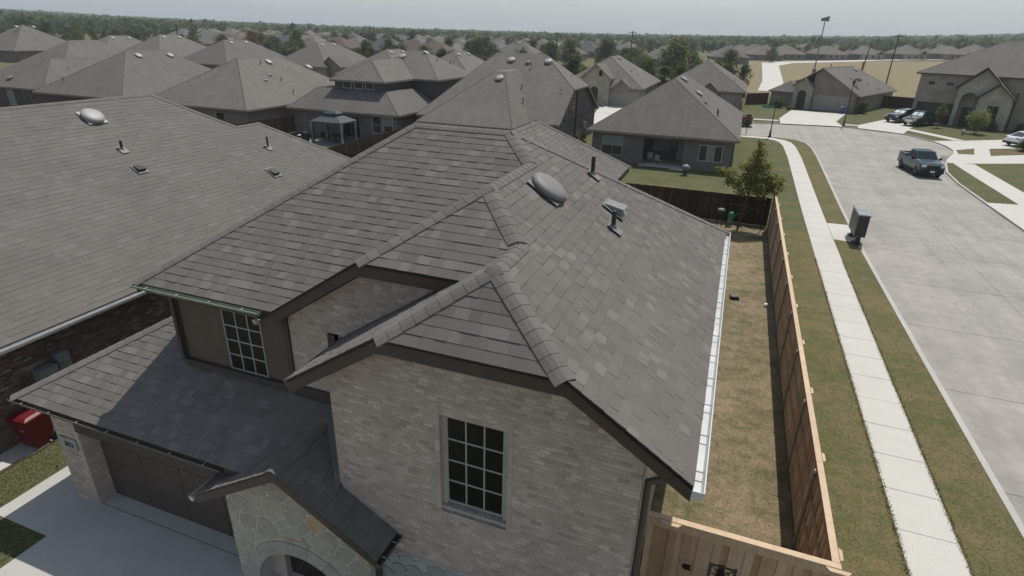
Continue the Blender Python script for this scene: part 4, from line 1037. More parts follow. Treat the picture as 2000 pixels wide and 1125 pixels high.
# C3
def two_storey():
    H = thing('two_storey_house', 'two storey house with a dark grey clad upper floor above the gazebo yard', 'house', (-39,60,0))
    up = [[(-41.9,55.5,5.8),(-35.1,55.5,5.8),(-38.5,58.7,7.75)], [(-35.1,55.5,5.8),(-35.1,61.8,5.8),(-38.4,64.9,7.75),(-38.5,58.7,7.75)], [(-41.9,72,5.8),(-41.9,55.5,5.8),(-38.5,58.7,7.75),(-38.5,66,7.75)],
          [(-41.9,61.8,5.8),(-32.0,61.8,5.8),(-36.2,66.9,8.6),(-38.6,66.9,8.6)], [(-32.0,61.8,5.8),(-32.0,72,5.8),(-36.2,66.9,8.6)], [(-32.0,72,5.8),(-41.9,72,5.8),(-38.6,66.9,8.6),(-36.2,66.9,8.6)]]
    lo = [[(-46.0,53.0,2.9),(-32.0,53.0,2.9),(-35.3,56.1,4.85),(-44.1,56.1,4.85)], [(-32.0,53.0,2.9),(-32.0,62.4,2.9),(-35.0,62.4,4.75),(-35.3,56.1,4.85)], [(-46,70,2.9),(-46,53,2.9),(-43.9,56.1,4.85),(-43.9,67,4.85)], [(-46,70,2.9),(-43.9,67,4.85),(-41,67,4.85),(-41,70,2.9)]]
    roof_obj(H, up); roof_obj(H, lo)
    w = MB(); w.box(-41.5,-35.6,55.9,71.5,2.5,5.65); w.box(-35.6,-32.5,62.2,71.5,2.5,5.65); obj('upper_wall', w, 'siding_grey', H)
    w = MB(); w.box(-45.5,-32.5,53.5,70,0,2.75); obj('wall', w, 'brick_grey', H)
    for x in (-40.4,-39.0,-37.65): window(H, (x,55.9,4.95), (1,0,0), (0,-1,0), 1.05, .68, 1, 1, fm='win_white')
    window(H, (-35.5,53.5,.9), (1,0,0), (0,-1,0), 1.15, 1.7, 1, 2, fm='win_white'); window(H, (-34.15,53.5,.9), (1,0,0), (0,-1,0), 1.15, 1.7, 1, 2, fm='win_white', pane_mats=['glass_house','glass_blind'])
    window(H, (-39.2,53.5,.2), (1,0,0), (0,-1,0), 2.2, 2.2, 2, 1, fm='win_frame', gm='glass_dark')
    dome_vent(H, (-38.6,65.6,7.9), nS, .42, .22, 'vent_light', 12); dome_vent(H, (-36.0,66.7,8.35), nE, .36, .18, 'vent_light', 12)
    for x, y in ((-34.6,66.8),(-34.0,69),(-35.6,67.4)): pipe_vent(H, (x,y,zE(-32,5.8,x)), nE, .5)
    cap_lines(H, [((-35.1,55.5,5.8),(-38.5,58.7,7.75)),((-41.9,55.5,5.8),(-38.5,58.7,7.75)),((-32,53,2.9),(-35.3,56.1,4.85)),((-32,61.8,5.8),(-36.2,66.9,8.6))])
two_storey()
def gazebo():
    G = thing('gazebo', 'patio gazebo with a two tier grey canopy and tied back curtains', 'gazebo', (-38.6,51.2,0))
    def tier(x0,x1,y0,y1,z,zt,k):
        mb = MB(); a = [(x0,y0,z),(x1,y0,z),(x1,y1,z),(x0,y1,z)]; b = [(x0+k,y0+k*.8,zt),(x1-k,y0+k*.8,zt),(x1-k,y1-k*.8,zt),(x0+k,y1-k*.8,zt)]
        c = [(p[0],p[1],z-.14) for p in a]
        mb.add(a+b+c, [(0,1,5,4),(1,2,6,5),(2,3,7,6),(3,0,4,7),(4,5,6,7),(8,9,1,0),(9,10,2,1),(10,11,3,2),(11,8,0,3)]); return mb
    obj('canopy', tier(-40.5,-36.7,49.8,52.6,2.2,2.78,1.25), 'canopy', G); obj('vent_canopy', tier(-39.4,-37.75,50.65,51.8,2.95,3.2,.4), 'canopy', G)
    v = MB(); v.box(-39.2,-37.95,50.8,51.65,2.76,2.93); obj('mesh_band', v, 'black', G)
    for x, y in ((-40.3,50),(-36.9,50),(-36.9,52.4),(-40.3,52.4)):
        p = MB(); p.box(x-.06,x+.06,y-.06,y+.06,0,2.2); obj('post', p, 'pipe_dark', G)
        c = MB(); c.lathe([(.16,2.1),(.15,1.7),(.07,1.1),(.1,.8),(.17,.1)], 9, Matrix.Translation((x+(.1 if x > -38 else -.1),y-.08,0))); obj('curtain', c, 'curtain', G)
gazebo()
def patio_set():
    T = thing('patio_table', 'dark patio table under the gazebo canopy', 'table', (-38.6,51.2,0)); m = MB(); m.tube((-38.6,51.2,.7),(-38.6,51.2,.74),.7,.7,16); obj('tabletop', m, 'pipe_dark', T); m = MB(); m.tube((-38.6,51.2,0),(-38.6,51.2,.7),.06,.06,8); obj('pedestal', m, 'pipe_dark', T)
    def chair(x, y, rz, label, mat='pipe_dark'):
        C = thing('patio_chair', label, 'chair', (x,y,0), rz, 'patio chairs', local=True)
        m = MB(); m.box(-.25,.25,-.25,.25,.4,.45); obj('seat', m, mat, C); m = MB(); m.box(-.25,.25,.22,.27,.45,.95); obj('backrest', m, mat, C)
        for a in (-.22,.22):
            for b in (-.22,.22): m = MB(); m.tube((a,b,0),(a,b,.4),.02,.02,6); obj('leg', m, mat, C)
    chair(-39.7,51.0,PI/2,'dark chair left of the table under the gazebo'); chair(-37.5,51.1,-PI/2,'dark chair right of the table under the gazebo')
    chair(-6.9,56,0.3,'pale chair at the left in the shaded patio','win_frame'); chair(-6.1,55.6,2.6,'pale chair nearest the lawn in the shaded patio','win_frame')
    g = MB(); g.box(-.35,.35,-.25,.25,.75,.95); g.box(-.7,.7,-.25,.25,.7,.76)
    G = thing('grill', 'black barbecue grill beside the gazebo with white lid glints', 'grill', (-40.9,49.4,0), .2, None, True); obj('firebox', g, 'black', G); m = MB(); m.lathe([(.36,.95),(.33,1.1),(.2,1.18),(0,1.2)], 12, sx=1, sy=.7); obj('lid', m, 'paint_black', G); m = MB(); m.box(-.3,.3,-.2,.2,.05,.7); obj('cart', m, 'pipe_dark', G); m = MB(); m.box(-.72,-.4,-.26,.26,.765,.8); obj('shelf', m, 'white_plastic', G)
    b = one('bench', MB().box(-.75,.75,-.22,.22,.42,.48).box(-.65,-.55,-.2,.2,0,.42).box(.55,.65,-.2,.2,0,.42), 'white_plastic', 'white bench in the sun left of the gazebo', 'bench', (-42.0,47.8,0), .55)
    sheet('patio_floor', [(-41.6,48.7),(-35.6,48.7),(-35.6,53.4),(-41.6,53.4)], .012, 'concrete_joint')  # dark concrete: shade around the gazebo is put into the floor colour
    m = one('trampoline', MB().lathe([(1.7,.82),(1.78,.86),(1.78,.8),(1.7,.78),(0,.76)], 20), 'black', 'round dark trampoline in the yard behind the left roof', 'trampoline', (-50.5,45.6,0))
patio_set()
# C4
def catslide():
    H = thing('brick_house', 'large brick house with a tall sweeping front roof beyond the main ridge', 'house', (-22,60,0))
    S1 = [(-28.8,50.8,2.9),(-18.85,50.8,2.9),(-22.4,57.9,7.3),(-23.5,57.9,7.3)]; E1 = [(-18.85,50.8,2.9),(-18.85,55.6,2.9),(-22.4,62.6,7.3),(-22.4,57.9,7.3)]
    Ww = [(-28.8,55.6,2.9),(-28.8,50.8,2.9),(-23.5,57.9,7.3),(-23.5,62.6,7.3)]; T1 = [(-23.5,57.9,7.3),(-22.4,57.9,7.3),(-22.4,62.6,7.3),(-23.5,62.6,7.3)]
    S2 = [(-31.2,55.2,2.9),(-15.7,55.2,2.9),(-15.7,59.9,5.8),(-20.4,64.8,8.85),(-26,64.8,8.85)]; E2 = [(-15.7,59.9,5.8),(-15.7,66.1,5.8),(-20.4,64.8,8.85)]
    N2 = [(-15.7,66.1,5.8),(-15.7,72.2,2.9),(-31.2,74.6,2.9),(-26,64.8,8.85),(-20.4,64.8,8.85)]; W1 = [(-31.2,74.6,2.9),(-31.2,55.2,2.9),(-26,64.8,8.85)]
    roof_obj(H, [S1, E1, Ww, T1, S2, E2, N2, W1])
    w = MB(); w.box(-30.8,-28.4,55.7,71.8,0,2.75); w.box(-28.4,-19.3,51.3,71.8,0,2.75); w.box(-19.3,-16.1,55.7,71.8,0,2.75)
    w.prism([(-16.1,56.6,2.7),(-16.1,60.2,5.1),(-16.1,60.2,5.62),(-16.1,66,5.62),(-16.1,71.6,2.8),(-16.1,71.6,2.7)], (-.3,0,0)); w.box(-22,-16.4,60.3,66,2.7,5.5)
    obj('wall', w, 'brick_grey', H)
    for y, z, h in ((57.75,2.7,1.15),(59.3,3.2,1.5),(61.3,3.6,1.4)): window(H, (-16.1,y,z), (0,1,0), (1,0,0), .8, h, 1, 2)
    d = MB(); d.tube((-16.03,62.6,0),(-16.03,62.6,5.6),.06,.06,8); obj('downspout', d, 'pipe_dark', H)
    m = MB(); m.box(-16.1,-15.85,66,66.4,1.2,1.9); obj('meter_box', m, 'win_frame', H); m = MB(); m.box(-16.1,-15.9,67.2,67.5,1.3,1.8); obj('meter_box', m, 'box_blue', H)
    m = MB(); m.box(-15.82,-15.66,59.9,66.1,5.6,5.72); obj('gutter', m, 'fascia_taupe', H)
    n1 = nrm_of(S1)
    for x, y in ((-23.9,63.6),(-19.7,63.6),(-22.6,56.9)): dome_vent(H, (x,y, (2.9+.62*(y-50.8)) if y < 60 else 2.9+.62*(y-55.2)), n1, .42, .24, 'vent_light', 14)
    dome_vent(H, (-21.9,63.3,7.95), n1, .25, .18, 'vent_grey', 10)
    pipe_vent(H, (-21.3,62.6,7.5), n1, .6); pipe_vent(H, (-21.0,59.0,5.57), nrm_of(E1), .6); pipe_vent(H, (-20.1,57.0,4.45), nrm_of(E1), .6); pipe_vent(H, (-16.9,59.4,5.5), n1, .35); pipe_vent(H, (-17.2,64.3,6.6), nE, .35)
    cap_lines(H, [((-18.85,50.8,2.9),(-22.4,57.9,7.3)),((-28.8,50.8,2.9),(-23.5,57.9,7.3)),((-31.2,55.2,2.9),(-26,64.8,8.85)),((-15.7,59.9,5.8),(-20.4,64.8,8.85))])
catslide()
# C5
def patio_house():
    H = thing('hip_roofed_house', 'grey brick hipped house with a recessed dark patio behind the rear fence', 'house', (-6,62,0))
    roof_obj(H, hip(-12.8,.65,54.2,76.4,2.9,.65)); cap_lines(H, hiplines(-12.8,.65,54.2,76.4,2.9,.65))
    w = MB(); w.box(-12.3,-7.75,54.75,58,0,2.75); w.box(-3.95,.15,54.75,58,0,2.75); w.box(-12.3,.15,58,75.9,0,2.75); w.box(-7.75,-3.95,54.75,55.1,2.45,2.75); obj('wall', w, 'brick_grey', H)
    f = MB(); f.box(-7.75,-3.95,54.4,58,0,.1); obj('patio_slab', f, 'concrete_drive', H)
    window(H, (-11.35,54.75,.7), (1,0,0), (0,-1,0), 1.95, 1.75, 2, 2, fm='win_frame', pane_mats=['glass_house','glass_house','glass_blind','glass_blind'])
    window(H, (-2.6,54.75,.85), (1,0,0), (0,-1,0), 2.0, 1.4, 3, 1, fm='win_white', pane_mats=['glass_house','glass_blind','glass_house'])
    window(H, (-7.0,57.98,.9), (1,0,0), (0,-1,0), 1.5, 1.4, 2, 1, gm='glass_blind'); window(H, (-5.35,57.98,1.2), (1,0,0), (0,-1,0), .5, 1.1, 1, 1, gm='glass_blind')
    d = MB(); d.box(-4.75,-4.02,57.93,57.98,.12,2.3); do = obj('door', d, 'door_light', H); k = MB(); k.tube((-4.65,57.9,1.15),(-4.65,57.93,1.15),.04,.04,8); obj('handle', k, 'black', do)
    p = MB(); p.box(-7.8,-7.5,54.72,55.05,0,2.5); obj('column', p, 'brick_grey', H)
    for x, y in ((-6.3,62.2),): dome_vent(H, (x+.4,y+3,6.9), nE, .45, .2, 'vent_light', 12)
    for x, y in ((-5.55,64.4),(-3.8,62.8)): dome_vent(H, (x,y,2.9+.65*(.65-x)+.02), nE, .42, .2, 'vent_light', 12)
    for x, y in ((-3.0,60.4),): hood_vent(H, (x,y,2.9+.65*(.65-x)), nE, .36, .4, .18)
    for x, y in ((-1.6,58.6),(-1.7,59.4)): pipe_vent(H, (x,y,2.9+.65*(.65-x)), nE, .5)
    st = MB(); st.box(-4.9,-3.5,53.75,54.3,0,.12); obj('step', st, 'concrete_drive', H)
patio_house()
b = thing('planter', 'small round planter on a stand on the lawn before the patio', 'planter', (-3.35,52.2,0)); m = MB(); m.lathe([(.2,0),(.14,.1),(.14,.35),(.2,.4)], 12, Matrix.Translation((-3.35,52.2,0))); obj('stand', m, 'soil', b); m = MB(); m.lathe([(.1,.36),(.3,.5),(.36,.68),(.3,.82),(.12,.92),(0,.93)], 14, Matrix.Translation((-3.35,52.2,0))); obj('bowl', m, 'vent_grey', b)

# ------------------------------------------------------------------ houses across the side street
def house_c6():
    H = thing('gabled_house', 'cream house with two front gables and an arched door across the street', 'house', (-23,110,0))
    P = hip(-29.5,-14.9,101,123,2.9,s6) + gable(-25.4,-20.2,100.2,110,4.3,.85) + gable(-19.9,-17.0,100.4,107,3.1,.85)
    roof_obj(H, P); cap_lines(H, hiplines(-29.5,-14.9,101,123,2.9,s6))
    w = MB(); w.box(-29,-15.4,101.6,122.5,0,2.75)
    w.prism([(-25.1,100.7,0),(-20.5,100.7,0),(-20.5,100.7,4.35),(-22.8,100.7,6.35),(-25.1,100.7,4.35)], (0,3,0)); obj('wall', w, 'stone_far', H)
    w = MB(); w.prism([(-19.7,100.95,2.4),(-17.2,100.95,2.4),(-17.2,100.95,3.2),(-18.45,100.95,4.3),(-19.7,100.95,3.2)], (0,2,0)); obj('gable_wall', w, 'brick_tan', H)
    d = MB(); n = 10; pts = [(-23.6,100.66,0),(-22.3,100.66,0)]+[(-22.95+.65*math.cos(PI*i/n),100.66,2.3+.65*math.sin(PI*i/n)) for i in range(n+1)]; d.prism(pts, (0,.06,0)); obj('door', d, 'door_dark', H)
    g = MB(); g.box(-20.3,-15.6,101.5,101.58,0,2.45); obj('garage_door', g, 'garage_tan', H)
    window(H, (-22.35,100.7,4.6), (1,0,0), (0,-1,0), .55, .9, 1, 1, fm='pipe_dark', gm='glass_dark')
    dome_vent(H, (-21.4,112.2,7.05), nE, .4, .2, 'vent_light', 12)
    for x, y in ((-18.6,109),(-17.6,111),(-18.8,113)): hood_vent(H, (x,y,zE(-14.9,2.9,x)), nE, .36, .36, .16)
house_c6()
def house_c7():
    H = thing('gabled_house', 'brown brick house with a small front gable behind the patio house', 'house', (-6,114,0))
    roof_obj(H, hip(-13.3,.9,106,127,2.9,s6)+gable(-6.5,-3.3,105.3,112,2.9,.85)); cap_lines(H, hiplines(-13.3,.9,106,127,2.9,s6))
    w = MB(); w.box(-12.8,.4,106.5,126.5,0,2.75); w.prism([(-6.3,105.8,0),(-3.5,105.8,0),(-3.5,105.8,2.95),(-4.9,105.8,4.1),(-6.3,105.8,2.95)], (0,2,0)); obj('wall', w, 'brick_pinkish', H)
    window(H, (-2.9,106.5,.9), (1,0,0), (0,-1,0), 1.9, 1.5, 2, 1, gm='glass_blind'); window(H, (-5.6,105.8,.9), (1,0,0), (0,-1,0), 1.3, 1.5, 1, 2)
    dome_vent(H, (-5.4,117.5,6.8), nE, .4, .2, 'vent_light', 12); dome_vent(H, (-6.6,118.5,7.1), nE, .4, .2, 'vent_light', 12)
    hood_vent(H, (-2.4,111.5,zE(.9,2.9,-2.4)), nE, .34, .34, .15); pipe_vent(H, (-1.2,110,zE(.9,2.9,-1.2)), nE, .45)
house_c7()
def house_d1():
    rz = -math.atan2(.41, .912)
    H = thing('stone_house', 'tan house with arched stone entry, wide white garage door and satellite dish', 'house', (18.1,113.0,.0), rz, None, True)
    # local: x along the front (0 = right corner), y back
    P = [[(.4,-.5,2.75),(.4,21.5,2.75),(-6.2,15.0,6.75),(-6.2,-.5,6.75)], [(-14.8,21.5,2.75),(-14.8,2,2.75),(-9.4,6.5,5.4),(-6.2,9,6.75),(-6.2,15,6.75)], [(.4,21.5,2.75),(-14.8,21.5,2.75),(-6.2,15,6.75)], [(-8.2,-.5,5.5),(-6.2,-.5,6.75),(-6.2,9,6.75),(-9.4,6.5,5.2),(-9.2,-.5,4.75)]]
    P += [[(-14.9,.3,2.5),(-9.6,.3,2.5),(-12.2,2.6,4.2)], [(-9.6,.3,2.5),(-9.6,6,2.5),(-12.2,6,4.2),(-12.2,2.6,4.2)], [(-14.9,6,2.5),(-14.9,.3,2.5),(-12.2,2.6,4.2),(-12.2,6,4.2)]]
    P += gable(-10.4,-6.9,-1.1,5,3.75,.8)
    roof_obj(H, P); cap_lines(H, [((-6.2,-.5,6.75),(-6.2,15,6.75)),((.4,21.5,2.75),(-6.2,15,6.75)),((-9.6,.3,2.5),(-12.2,2.6,4.2))])
    w = MB(); w.box(-14.5,0,1.5,21,0,2.6); w.box(-.3,0,0,1.5,0,2.6); w.box(-14.5,-9.9,.8,1.5,0,2.45); obj('wall', w, 'brick_tan', H)
    w = MB(); w.prism([(-7.3,0,2.45),(-.0,0,2.45),(-.0,0,2.75),(-6.2,0,6.45),(-7.3,0,5.7)], (0,.3,0)); w.box(-7.3,-7.0,0,1,0,2.5); w.box(-1.1,0,0,1,0,2.5); obj('gable_wall', w, 'brick_pinkish', H)
    w = MB(); w.prism([(-10.15,-.6,0),(-7.1,-.6,0),(-7.1,-.6,3.75),(-8.62,-.6,4.9),(-10.15,-.6,3.75)], (0,2,0)); obj('entry_wall', w, 'stone_far', H)
    d = MB(); n = 12; d.prism([(-9.35,-.66,0),(-7.95,-.66,0)]+[(-8.65+.7*math.cos(PI*i/n),-.66,2.35+.7*math.sin(PI*i/n)) for i in range(n+1)], (0,.08,0)); obj('door', d, 'door_dark', H)
    g = MB(); g.box(-6.95,-1.15,.1,.18,0,2.45); go = obj('garage_door', g, 'garage_tan', H)
    for j in range(4):
        for i in range(4):
            q = MB(); q.box(-6.85+i*1.42,-5.5+i*1.42,.08,.1,.06+j*.6,.58+j*.6); obj('panel', q, 'garage_tan', go)
    window(H, (-13.3,.8,.9), (1,0,0), (0,-1,0), 2.3, 1.4, 2, 1, gm='glass_blind')
    nR = nrm_of(P[0]); zz = lambda x: 2.75+.606*(.4-x)
    dome_vent(H, (-5.2,13.4,zz(-5.2)), nR, .42, .22, 'vent_light', 12); dome_vent(H, (-5.7,15.2,zz(-5.7)-.3), nR, .42, .22, 'vent_light', 12)
    for x, y in ((-3.4,5.5),(-3.2,8.5)): hood_vent(H, (x,y,zz(x)), nR, .36, .36, .18)
    for x, y in ((-1.5,9.5),(-.4,12)): pipe_vent(H, (x,y,zz(x)), nR, .4)
    dm = MB(); M = align(Vector((-1.6,3.6,zz(-1.6)+.95)), (.25,-.3,.9)); dm.lathe([(0,0),(.3,.03),(.55,.12),(.56,.13),(.3,.05),(0,.02)], 16, M); o = obj('satellite_dish', dm, 'dish_grey', H)
    q = MB(); q.tube((-1.6,3.6,zz(-1.6)),(-1.6,3.6,zz(-1.6)+.95),.04,.04,8); q.tube((-1.6,3.6,zz(-1.6)+.9),(-1.2,3.0,zz(-1.6)+1.35),.025,.025,6); obj('mast', q, 'grey_metal', o)
    m = MB(); m.box(.34,.48,-.5,21.5,2.55,2.68); obj('gutter', m, 'fascia_tan', H)
house_d1()
def house_d2():
    rz = -math.atan2(.419, .908)
    H = thing('two_storey_house', 'tan two storey house with steep stone gables at the right edge', 'house', (25.5,107.8,0), rz, None, True)
    z0 = .3
    R1 = hip(-1.2,22,-.6,16,6.95,.55)
    P = R1 + gable(4.2,10.3,-1.5,7,5.25,.95) + gable(7.0,11.6,-2.2,4,4.1,.9)
    roof_obj(H, P, ('roof_plain','fascia_taupe')); cap_lines(H, hiplines(-1.2,22,-.6,16,6.95,.55))
    w = MB(); w.box(-.7,21.5,0,15.5,2.9,6.8); w.box(-.7,-.2,0,15.5,0,2.9); w.box(4.5,21.5,0,15.5,0,2.9); w.box(-.2,4.5,.7,15.5,0,2.9); obj('wall', w, 'brick_tan', H)
    w = MB(); w.prism([(4.6,-.9,0),(5.15,-.9,0)]+[(6.2-1.05*math.cos(PI*i/12),-.9,3.6+1.05*math.sin(PI*i/12)) for i in range(13)]+[(7.25,-.9,0),(9.9,-.9,0),(9.9,-.9,5.3),(7.25,-.9,7.75),(4.6,-.9,5.3)], (0,.3,0)); w.box(4.6,4.9,-.6,0,0,5.2); w.box(9.6,9.9,-.6,0,0,5.2); obj('gable_wall', w, 'stone_far', H)
    w = MB(); w.prism([(7.4,-1.6,0),(11.2,-1.6,0),(11.2,-1.6,4.15),(9.3,-1.6,5.85),(7.4,-1.6,4.15)], (0,2,0)); obj('gable_wall', w, 'stone_far', H)
    g = MB(); g.box(-.2,4.5,.62,.7,0,2.75); obj('garage_door', g, 'garage_taupe', H)
    n = 12; a = MB(); ri, ro_ = 1.05, 1.4
    for i in range(n):
        a0, a1 = PI*i/n, PI*(i+1)/n; c = 6.2
        a.prism([(c+ri*math.cos(a0),-.95,3.6+ri*math.sin(a0)),(c+ri*math.cos(a1),-.95,3.6+ri*math.sin(a1)),(c+ro_*math.cos(a1),-.95,3.6+ro_*math.sin(a1)),(c+ro_*math.cos(a0),-.95,3.6+ro_*math.sin(a0))], (0,.06,0))
    obj('arch', a, 'stone_block', H)
    d = MB(); d.box(5.6,6.8,-.06,-.01,0,2.6); do = obj('door', d, 'door_dark', H)
    window(H, (.45,0,5.3), (1,0,0), (0,-1,0), .95, 1.05, 1, 2, pane_mats=['glass_house','glass_blind']); window(H, (2.75,0,5.3), (1,0,0), (0,-1,0), .95, 1.05, 1, 2, pane_mats=['glass_house','glass_blind'])
    window(H, (8.6,-1.6,.9), (1,0,0), (0,-1,0), 1.4, 2.3, 2, 2); window(H, (14.2,0,.9), (1,0,0), (0,-1,0), 1.8, 1.7, 2, 1); window(H, (14.2,0,4.3), (1,0,0), (0,-1,0), 1.6, 1.5, 2, 1)
    dp = MB(); dp.tube((11.35,-.1,0),(11.35,-.1,5),.07,.07,8); obj('downspout', dp, 'pipe_dark', H)
house_d2()
# second row and beyond: hipped houses seen over the near ridges
ROW2 = [('grey hipped house with a yellow trimmed gable beyond the long east slope', -91.5, 121, 15, 21, 3.0, 'brick_tan', 'roof_plain'),
 ('hipped house roof just left of the two storey house ridge', -63.5, 104.5, 14, 19, 3.0, 'brick_grey', 'roof_plain'),
 ('hipped house roof just right of the two storey house ridge', -51, 107.5, 14, 19, 3.0, 'brick_tan', 'roof_plain'),
 ('broad hipped house behind the brick corner house at the left', -129, 112, 17, 22, 3.0, 'brick_rust', 'roof_plain'),
 ('hipped house with its eave over a dark wall gap at the left', -110, 113, 15, 22, 3.0, 'brick_grey', 'roof_plain'),
 ('house at the upper left edge with a bare grey roof', -188, 117, 20, 20, 3.2, 'brick_grey', 'roof_plain'),
 ('hipped house half hidden between the second row roofs', -147, 113, 15, 20, 3.0, 'brick_tan', 'roof_plain')]
for lb, x, y, w_, d_, e_, wm, rm in ROW2:
    H = plain_house(lb, hip(x-w_/2,x+w_/2,y-d_/2,y+d_/2,e_,s6), [(x-w_/2+.5,x+w_/2-.5,y-d_/2+.5,y+d_/2-.5,0,e_-.1)], wm, (x,y,0), roofmat=rm, lines=hiplines(x-w_/2,x+w_/2,y-d_/2,y+d_/2,e_,s6))
    window(H, (x-1,y-d_/2+.5,.9), (1,0,0), (0,-1,0), 1.7, 1.5, 2, 1); window(H, (x+3,y-d_/2+.5,.9), (1,0,0), (0,-1,0), 1.2, 1.5, 1, 1)
    for k in (-2.2,2.2): dome_vent(H, (x+.9,y+k,e_+s6*(w_/2-.9)), nE, .42, .2, 'vent_light', 10)
    if 'yellow' in lb:
        roof_obj(H, gable(x+4.6,x+10.2,y-9,y-3,3.0,.75), name='gable_roof'); m = MB(); m.prism([(x+4.9,y-8.6,0),(x+9.9,y-8.6,0),(x+9.9,y-8.6,3),(x+7.4,y-8.6,4.8),(x+4.9,y-8.6,3)], (0,4,0)); obj('gable_wall', m, 'siding_tan', H)

# ------------------------------------------------------------------ vehicles (built nose towards -y, centre at the origin, then turned)
def loft(sections, close=True):
    """sections: list of rings (same count) of points, joined into a closed skin"""
    mb = MB(); n = len(sections[0]); vs = [p for s_ in sections for p in s_]; fs = []
    for i in range(len(sections)-1):
        for j in range(n): fs.append((i*n+j, i*n+(j+1) % n, (i+1)*n+(j+1) % n, (i+1)*n+j))
    fs += [tuple(range(n-1,-1,-1)), tuple(range((len(sections)-1)*n, len(sections)*n))]
    return mb.add(vs, fs)
def body_ring(y, w, zb, zt, cr=.12, tuck=.06):
    """cross section at station y: half width w, sill zb, shoulder zt"""
    h = zt-zb
    return [(-w+tuck, y, zb), (w-tuck, y, zb), (w, y, zb+h*.3), (w, y, zb+h*.62), (w-.02, y, zt-cr*.6), (w-cr, y, zt), (-w+cr, y, zt), (-w+.02, y, zt-cr*.6), (-w, y, zb+h*.62), (-w, y, zb+h*.3)]
def wheel(parent, x, y, r=.38, w=.26, rim='rim'):
    s_ = 1 if x > 0 else -1; M = Matrix.Translation((x, y, r)) @ Matrix.Rotation(PI/2*s_, 4, 'Y')
    t = MB(); t.lathe([(r*.62,-w/2),(r*.93,-w/2),(r,-w*.32),(r,w*.32),(r*.93,w/2),(r*.62,w/2),(r*.6,w*.3),(r*.6,-w*.3)], 20, M); o = obj('wheel', t, 'rubber', parent, smooth=False)
    q = MB(); q.lathe([(r*.62,w*.36),(r*.56,w*.42),(r*.5,w*.3),(r*.16,w*.34),(0,w*.36)], 20, M)
    for i in range(6):
        a = 2*PI*i/6; d = M.to_3x3() @ Vector((math.cos(a), math.sin(a), 0)); c = M @ Vector((r*.36*math.cos(a), r*.36*math.sin(a), w*.4)); q.tube(c-d*r*.2, c+d*r*.2, .045, .03, 6)
    obj('rim', q, rim, o)
def greenhouse(parent, paint, y0, y1, yr0, yr1, zb, zr, wb, wr, shade=False, pillars=(.0,)):
    """windscreen base y0 .. rear base y1 at zb, roof yr0..yr1 at zr"""
    b = [(-wb,y0,zb),(wb,y0,zb),(wb,y1,zb),(-wb,y1,zb)]; ym = (yr0+yr1)/2
    r = [(-wr,yr0,zr),(wr,yr0,zr),(wr,yr1,zr-.02),(-wr,yr1,zr-.02)]; c = [(-wr+.12,yr0+.12,zr+.05),(wr-.12,yr0+.12,zr+.05),(wr-.12,yr1-.1,zr+.03),(-wr+.12,yr1-.1,zr+.03)]
    m = MB(); m.add(b+r+c, [(0,1,5,4),(1,2,6,5),(2,3,7,6),(3,0,4,7),(4,5,9,8),(5,6,10,9),(6,7,11,10),(7,4,8,11),(8,9,10,11)])
    cab = obj('cabin', m, paint, parent)
    def pane(a, b_, c_, d, inset, mat, name):
        a, b_, c_, d = map(Vector, (a, b_, c_, d)); ctr = (a+b_+c_+d)/4; n = (b_-a).cross(d-a).normalized(); out = (ctr-Vector((0,(y0+y1)/2,(zb+zr)/2))); n = n if n.dot(out) > 0 else -n
        q = [ctr+(p-ctr)*(1-inset)+n*.012 for p in (a, b_, c_, d)]; k = MB(); k.prism(q, -n*.02); obj(name, k, mat, cab)
    pane(b[0], b[1], r[1], r[0], .12, 'car_glass', 'windscreen')
    if shade:
        a, b_, c_, d = (Vector(p) for p in (b[0], b[1], r[1], r[0])); n = (b_-a).cross(d-a).normalized(); n = n if n.y < 0 else -n
        for u0, u1 in ((.1,.47),(.53,.9)):
            f = lambda u, v: (a.lerp(b_, u)).lerp(d.lerp(c_, u), v)+n*.016
            k = MB(); k.prism([f(u0,.2), f(u1,.2), f(u1,.8), f(u0,.8)], -n*.004); obj('sun_shade', k, 'sun_shade', cab)
    pane(b[2], b[3], r[3], r[2], .14, 'car_glass', 'rear_window')
    for s_, (p0, p1, q1, q0) in ((1, (b[1], b[2], r[2], r[1])), (-1, (b[0], b[3], r[3], r[0]))):
        p0, p1, q1, q0 = map(Vector, (p0, p1, q1, q0)); st = [0.0]+[p for p in pillars if p > 0]+[1.0]
        for i in range(len(st)-1):
            u0, u1 = st[i]+.03, st[i+1]-.03; f = lambda u, v: p0.lerp(p1, u).lerp(q0.lerp(q1, u), v)
            n = (p1-p0).cross(q0-p0).normalized(); n = n if n.x*s_ > 0 else -n
            k = MB(); k.prism([f(u0,.1)+n*.012, f(u1,.1)+n*.012, f(u1,.86)+n*.012, f(u0,.86)+n*.012], -n*.02); obj('side_window', k, 'car_glass', cab)
    return cab
def arches(parent, ys, w, r=.46):
    for y in ys:
        for s_ in (-1, 1):
            m = MB(); n = 12; pts = [(s_*(w+.004), y+r*math.cos(PI*i/n), .36+r*math.sin(PI*i/n)) for i in range(n+1)]+[(s_*(w+.004), y-r, .26), (s_*(w+.004), y+r, .26)]
            m.prism(pts, (-s_*.05, 0, 0)); obj('wheel_arch', m, 'black', parent)
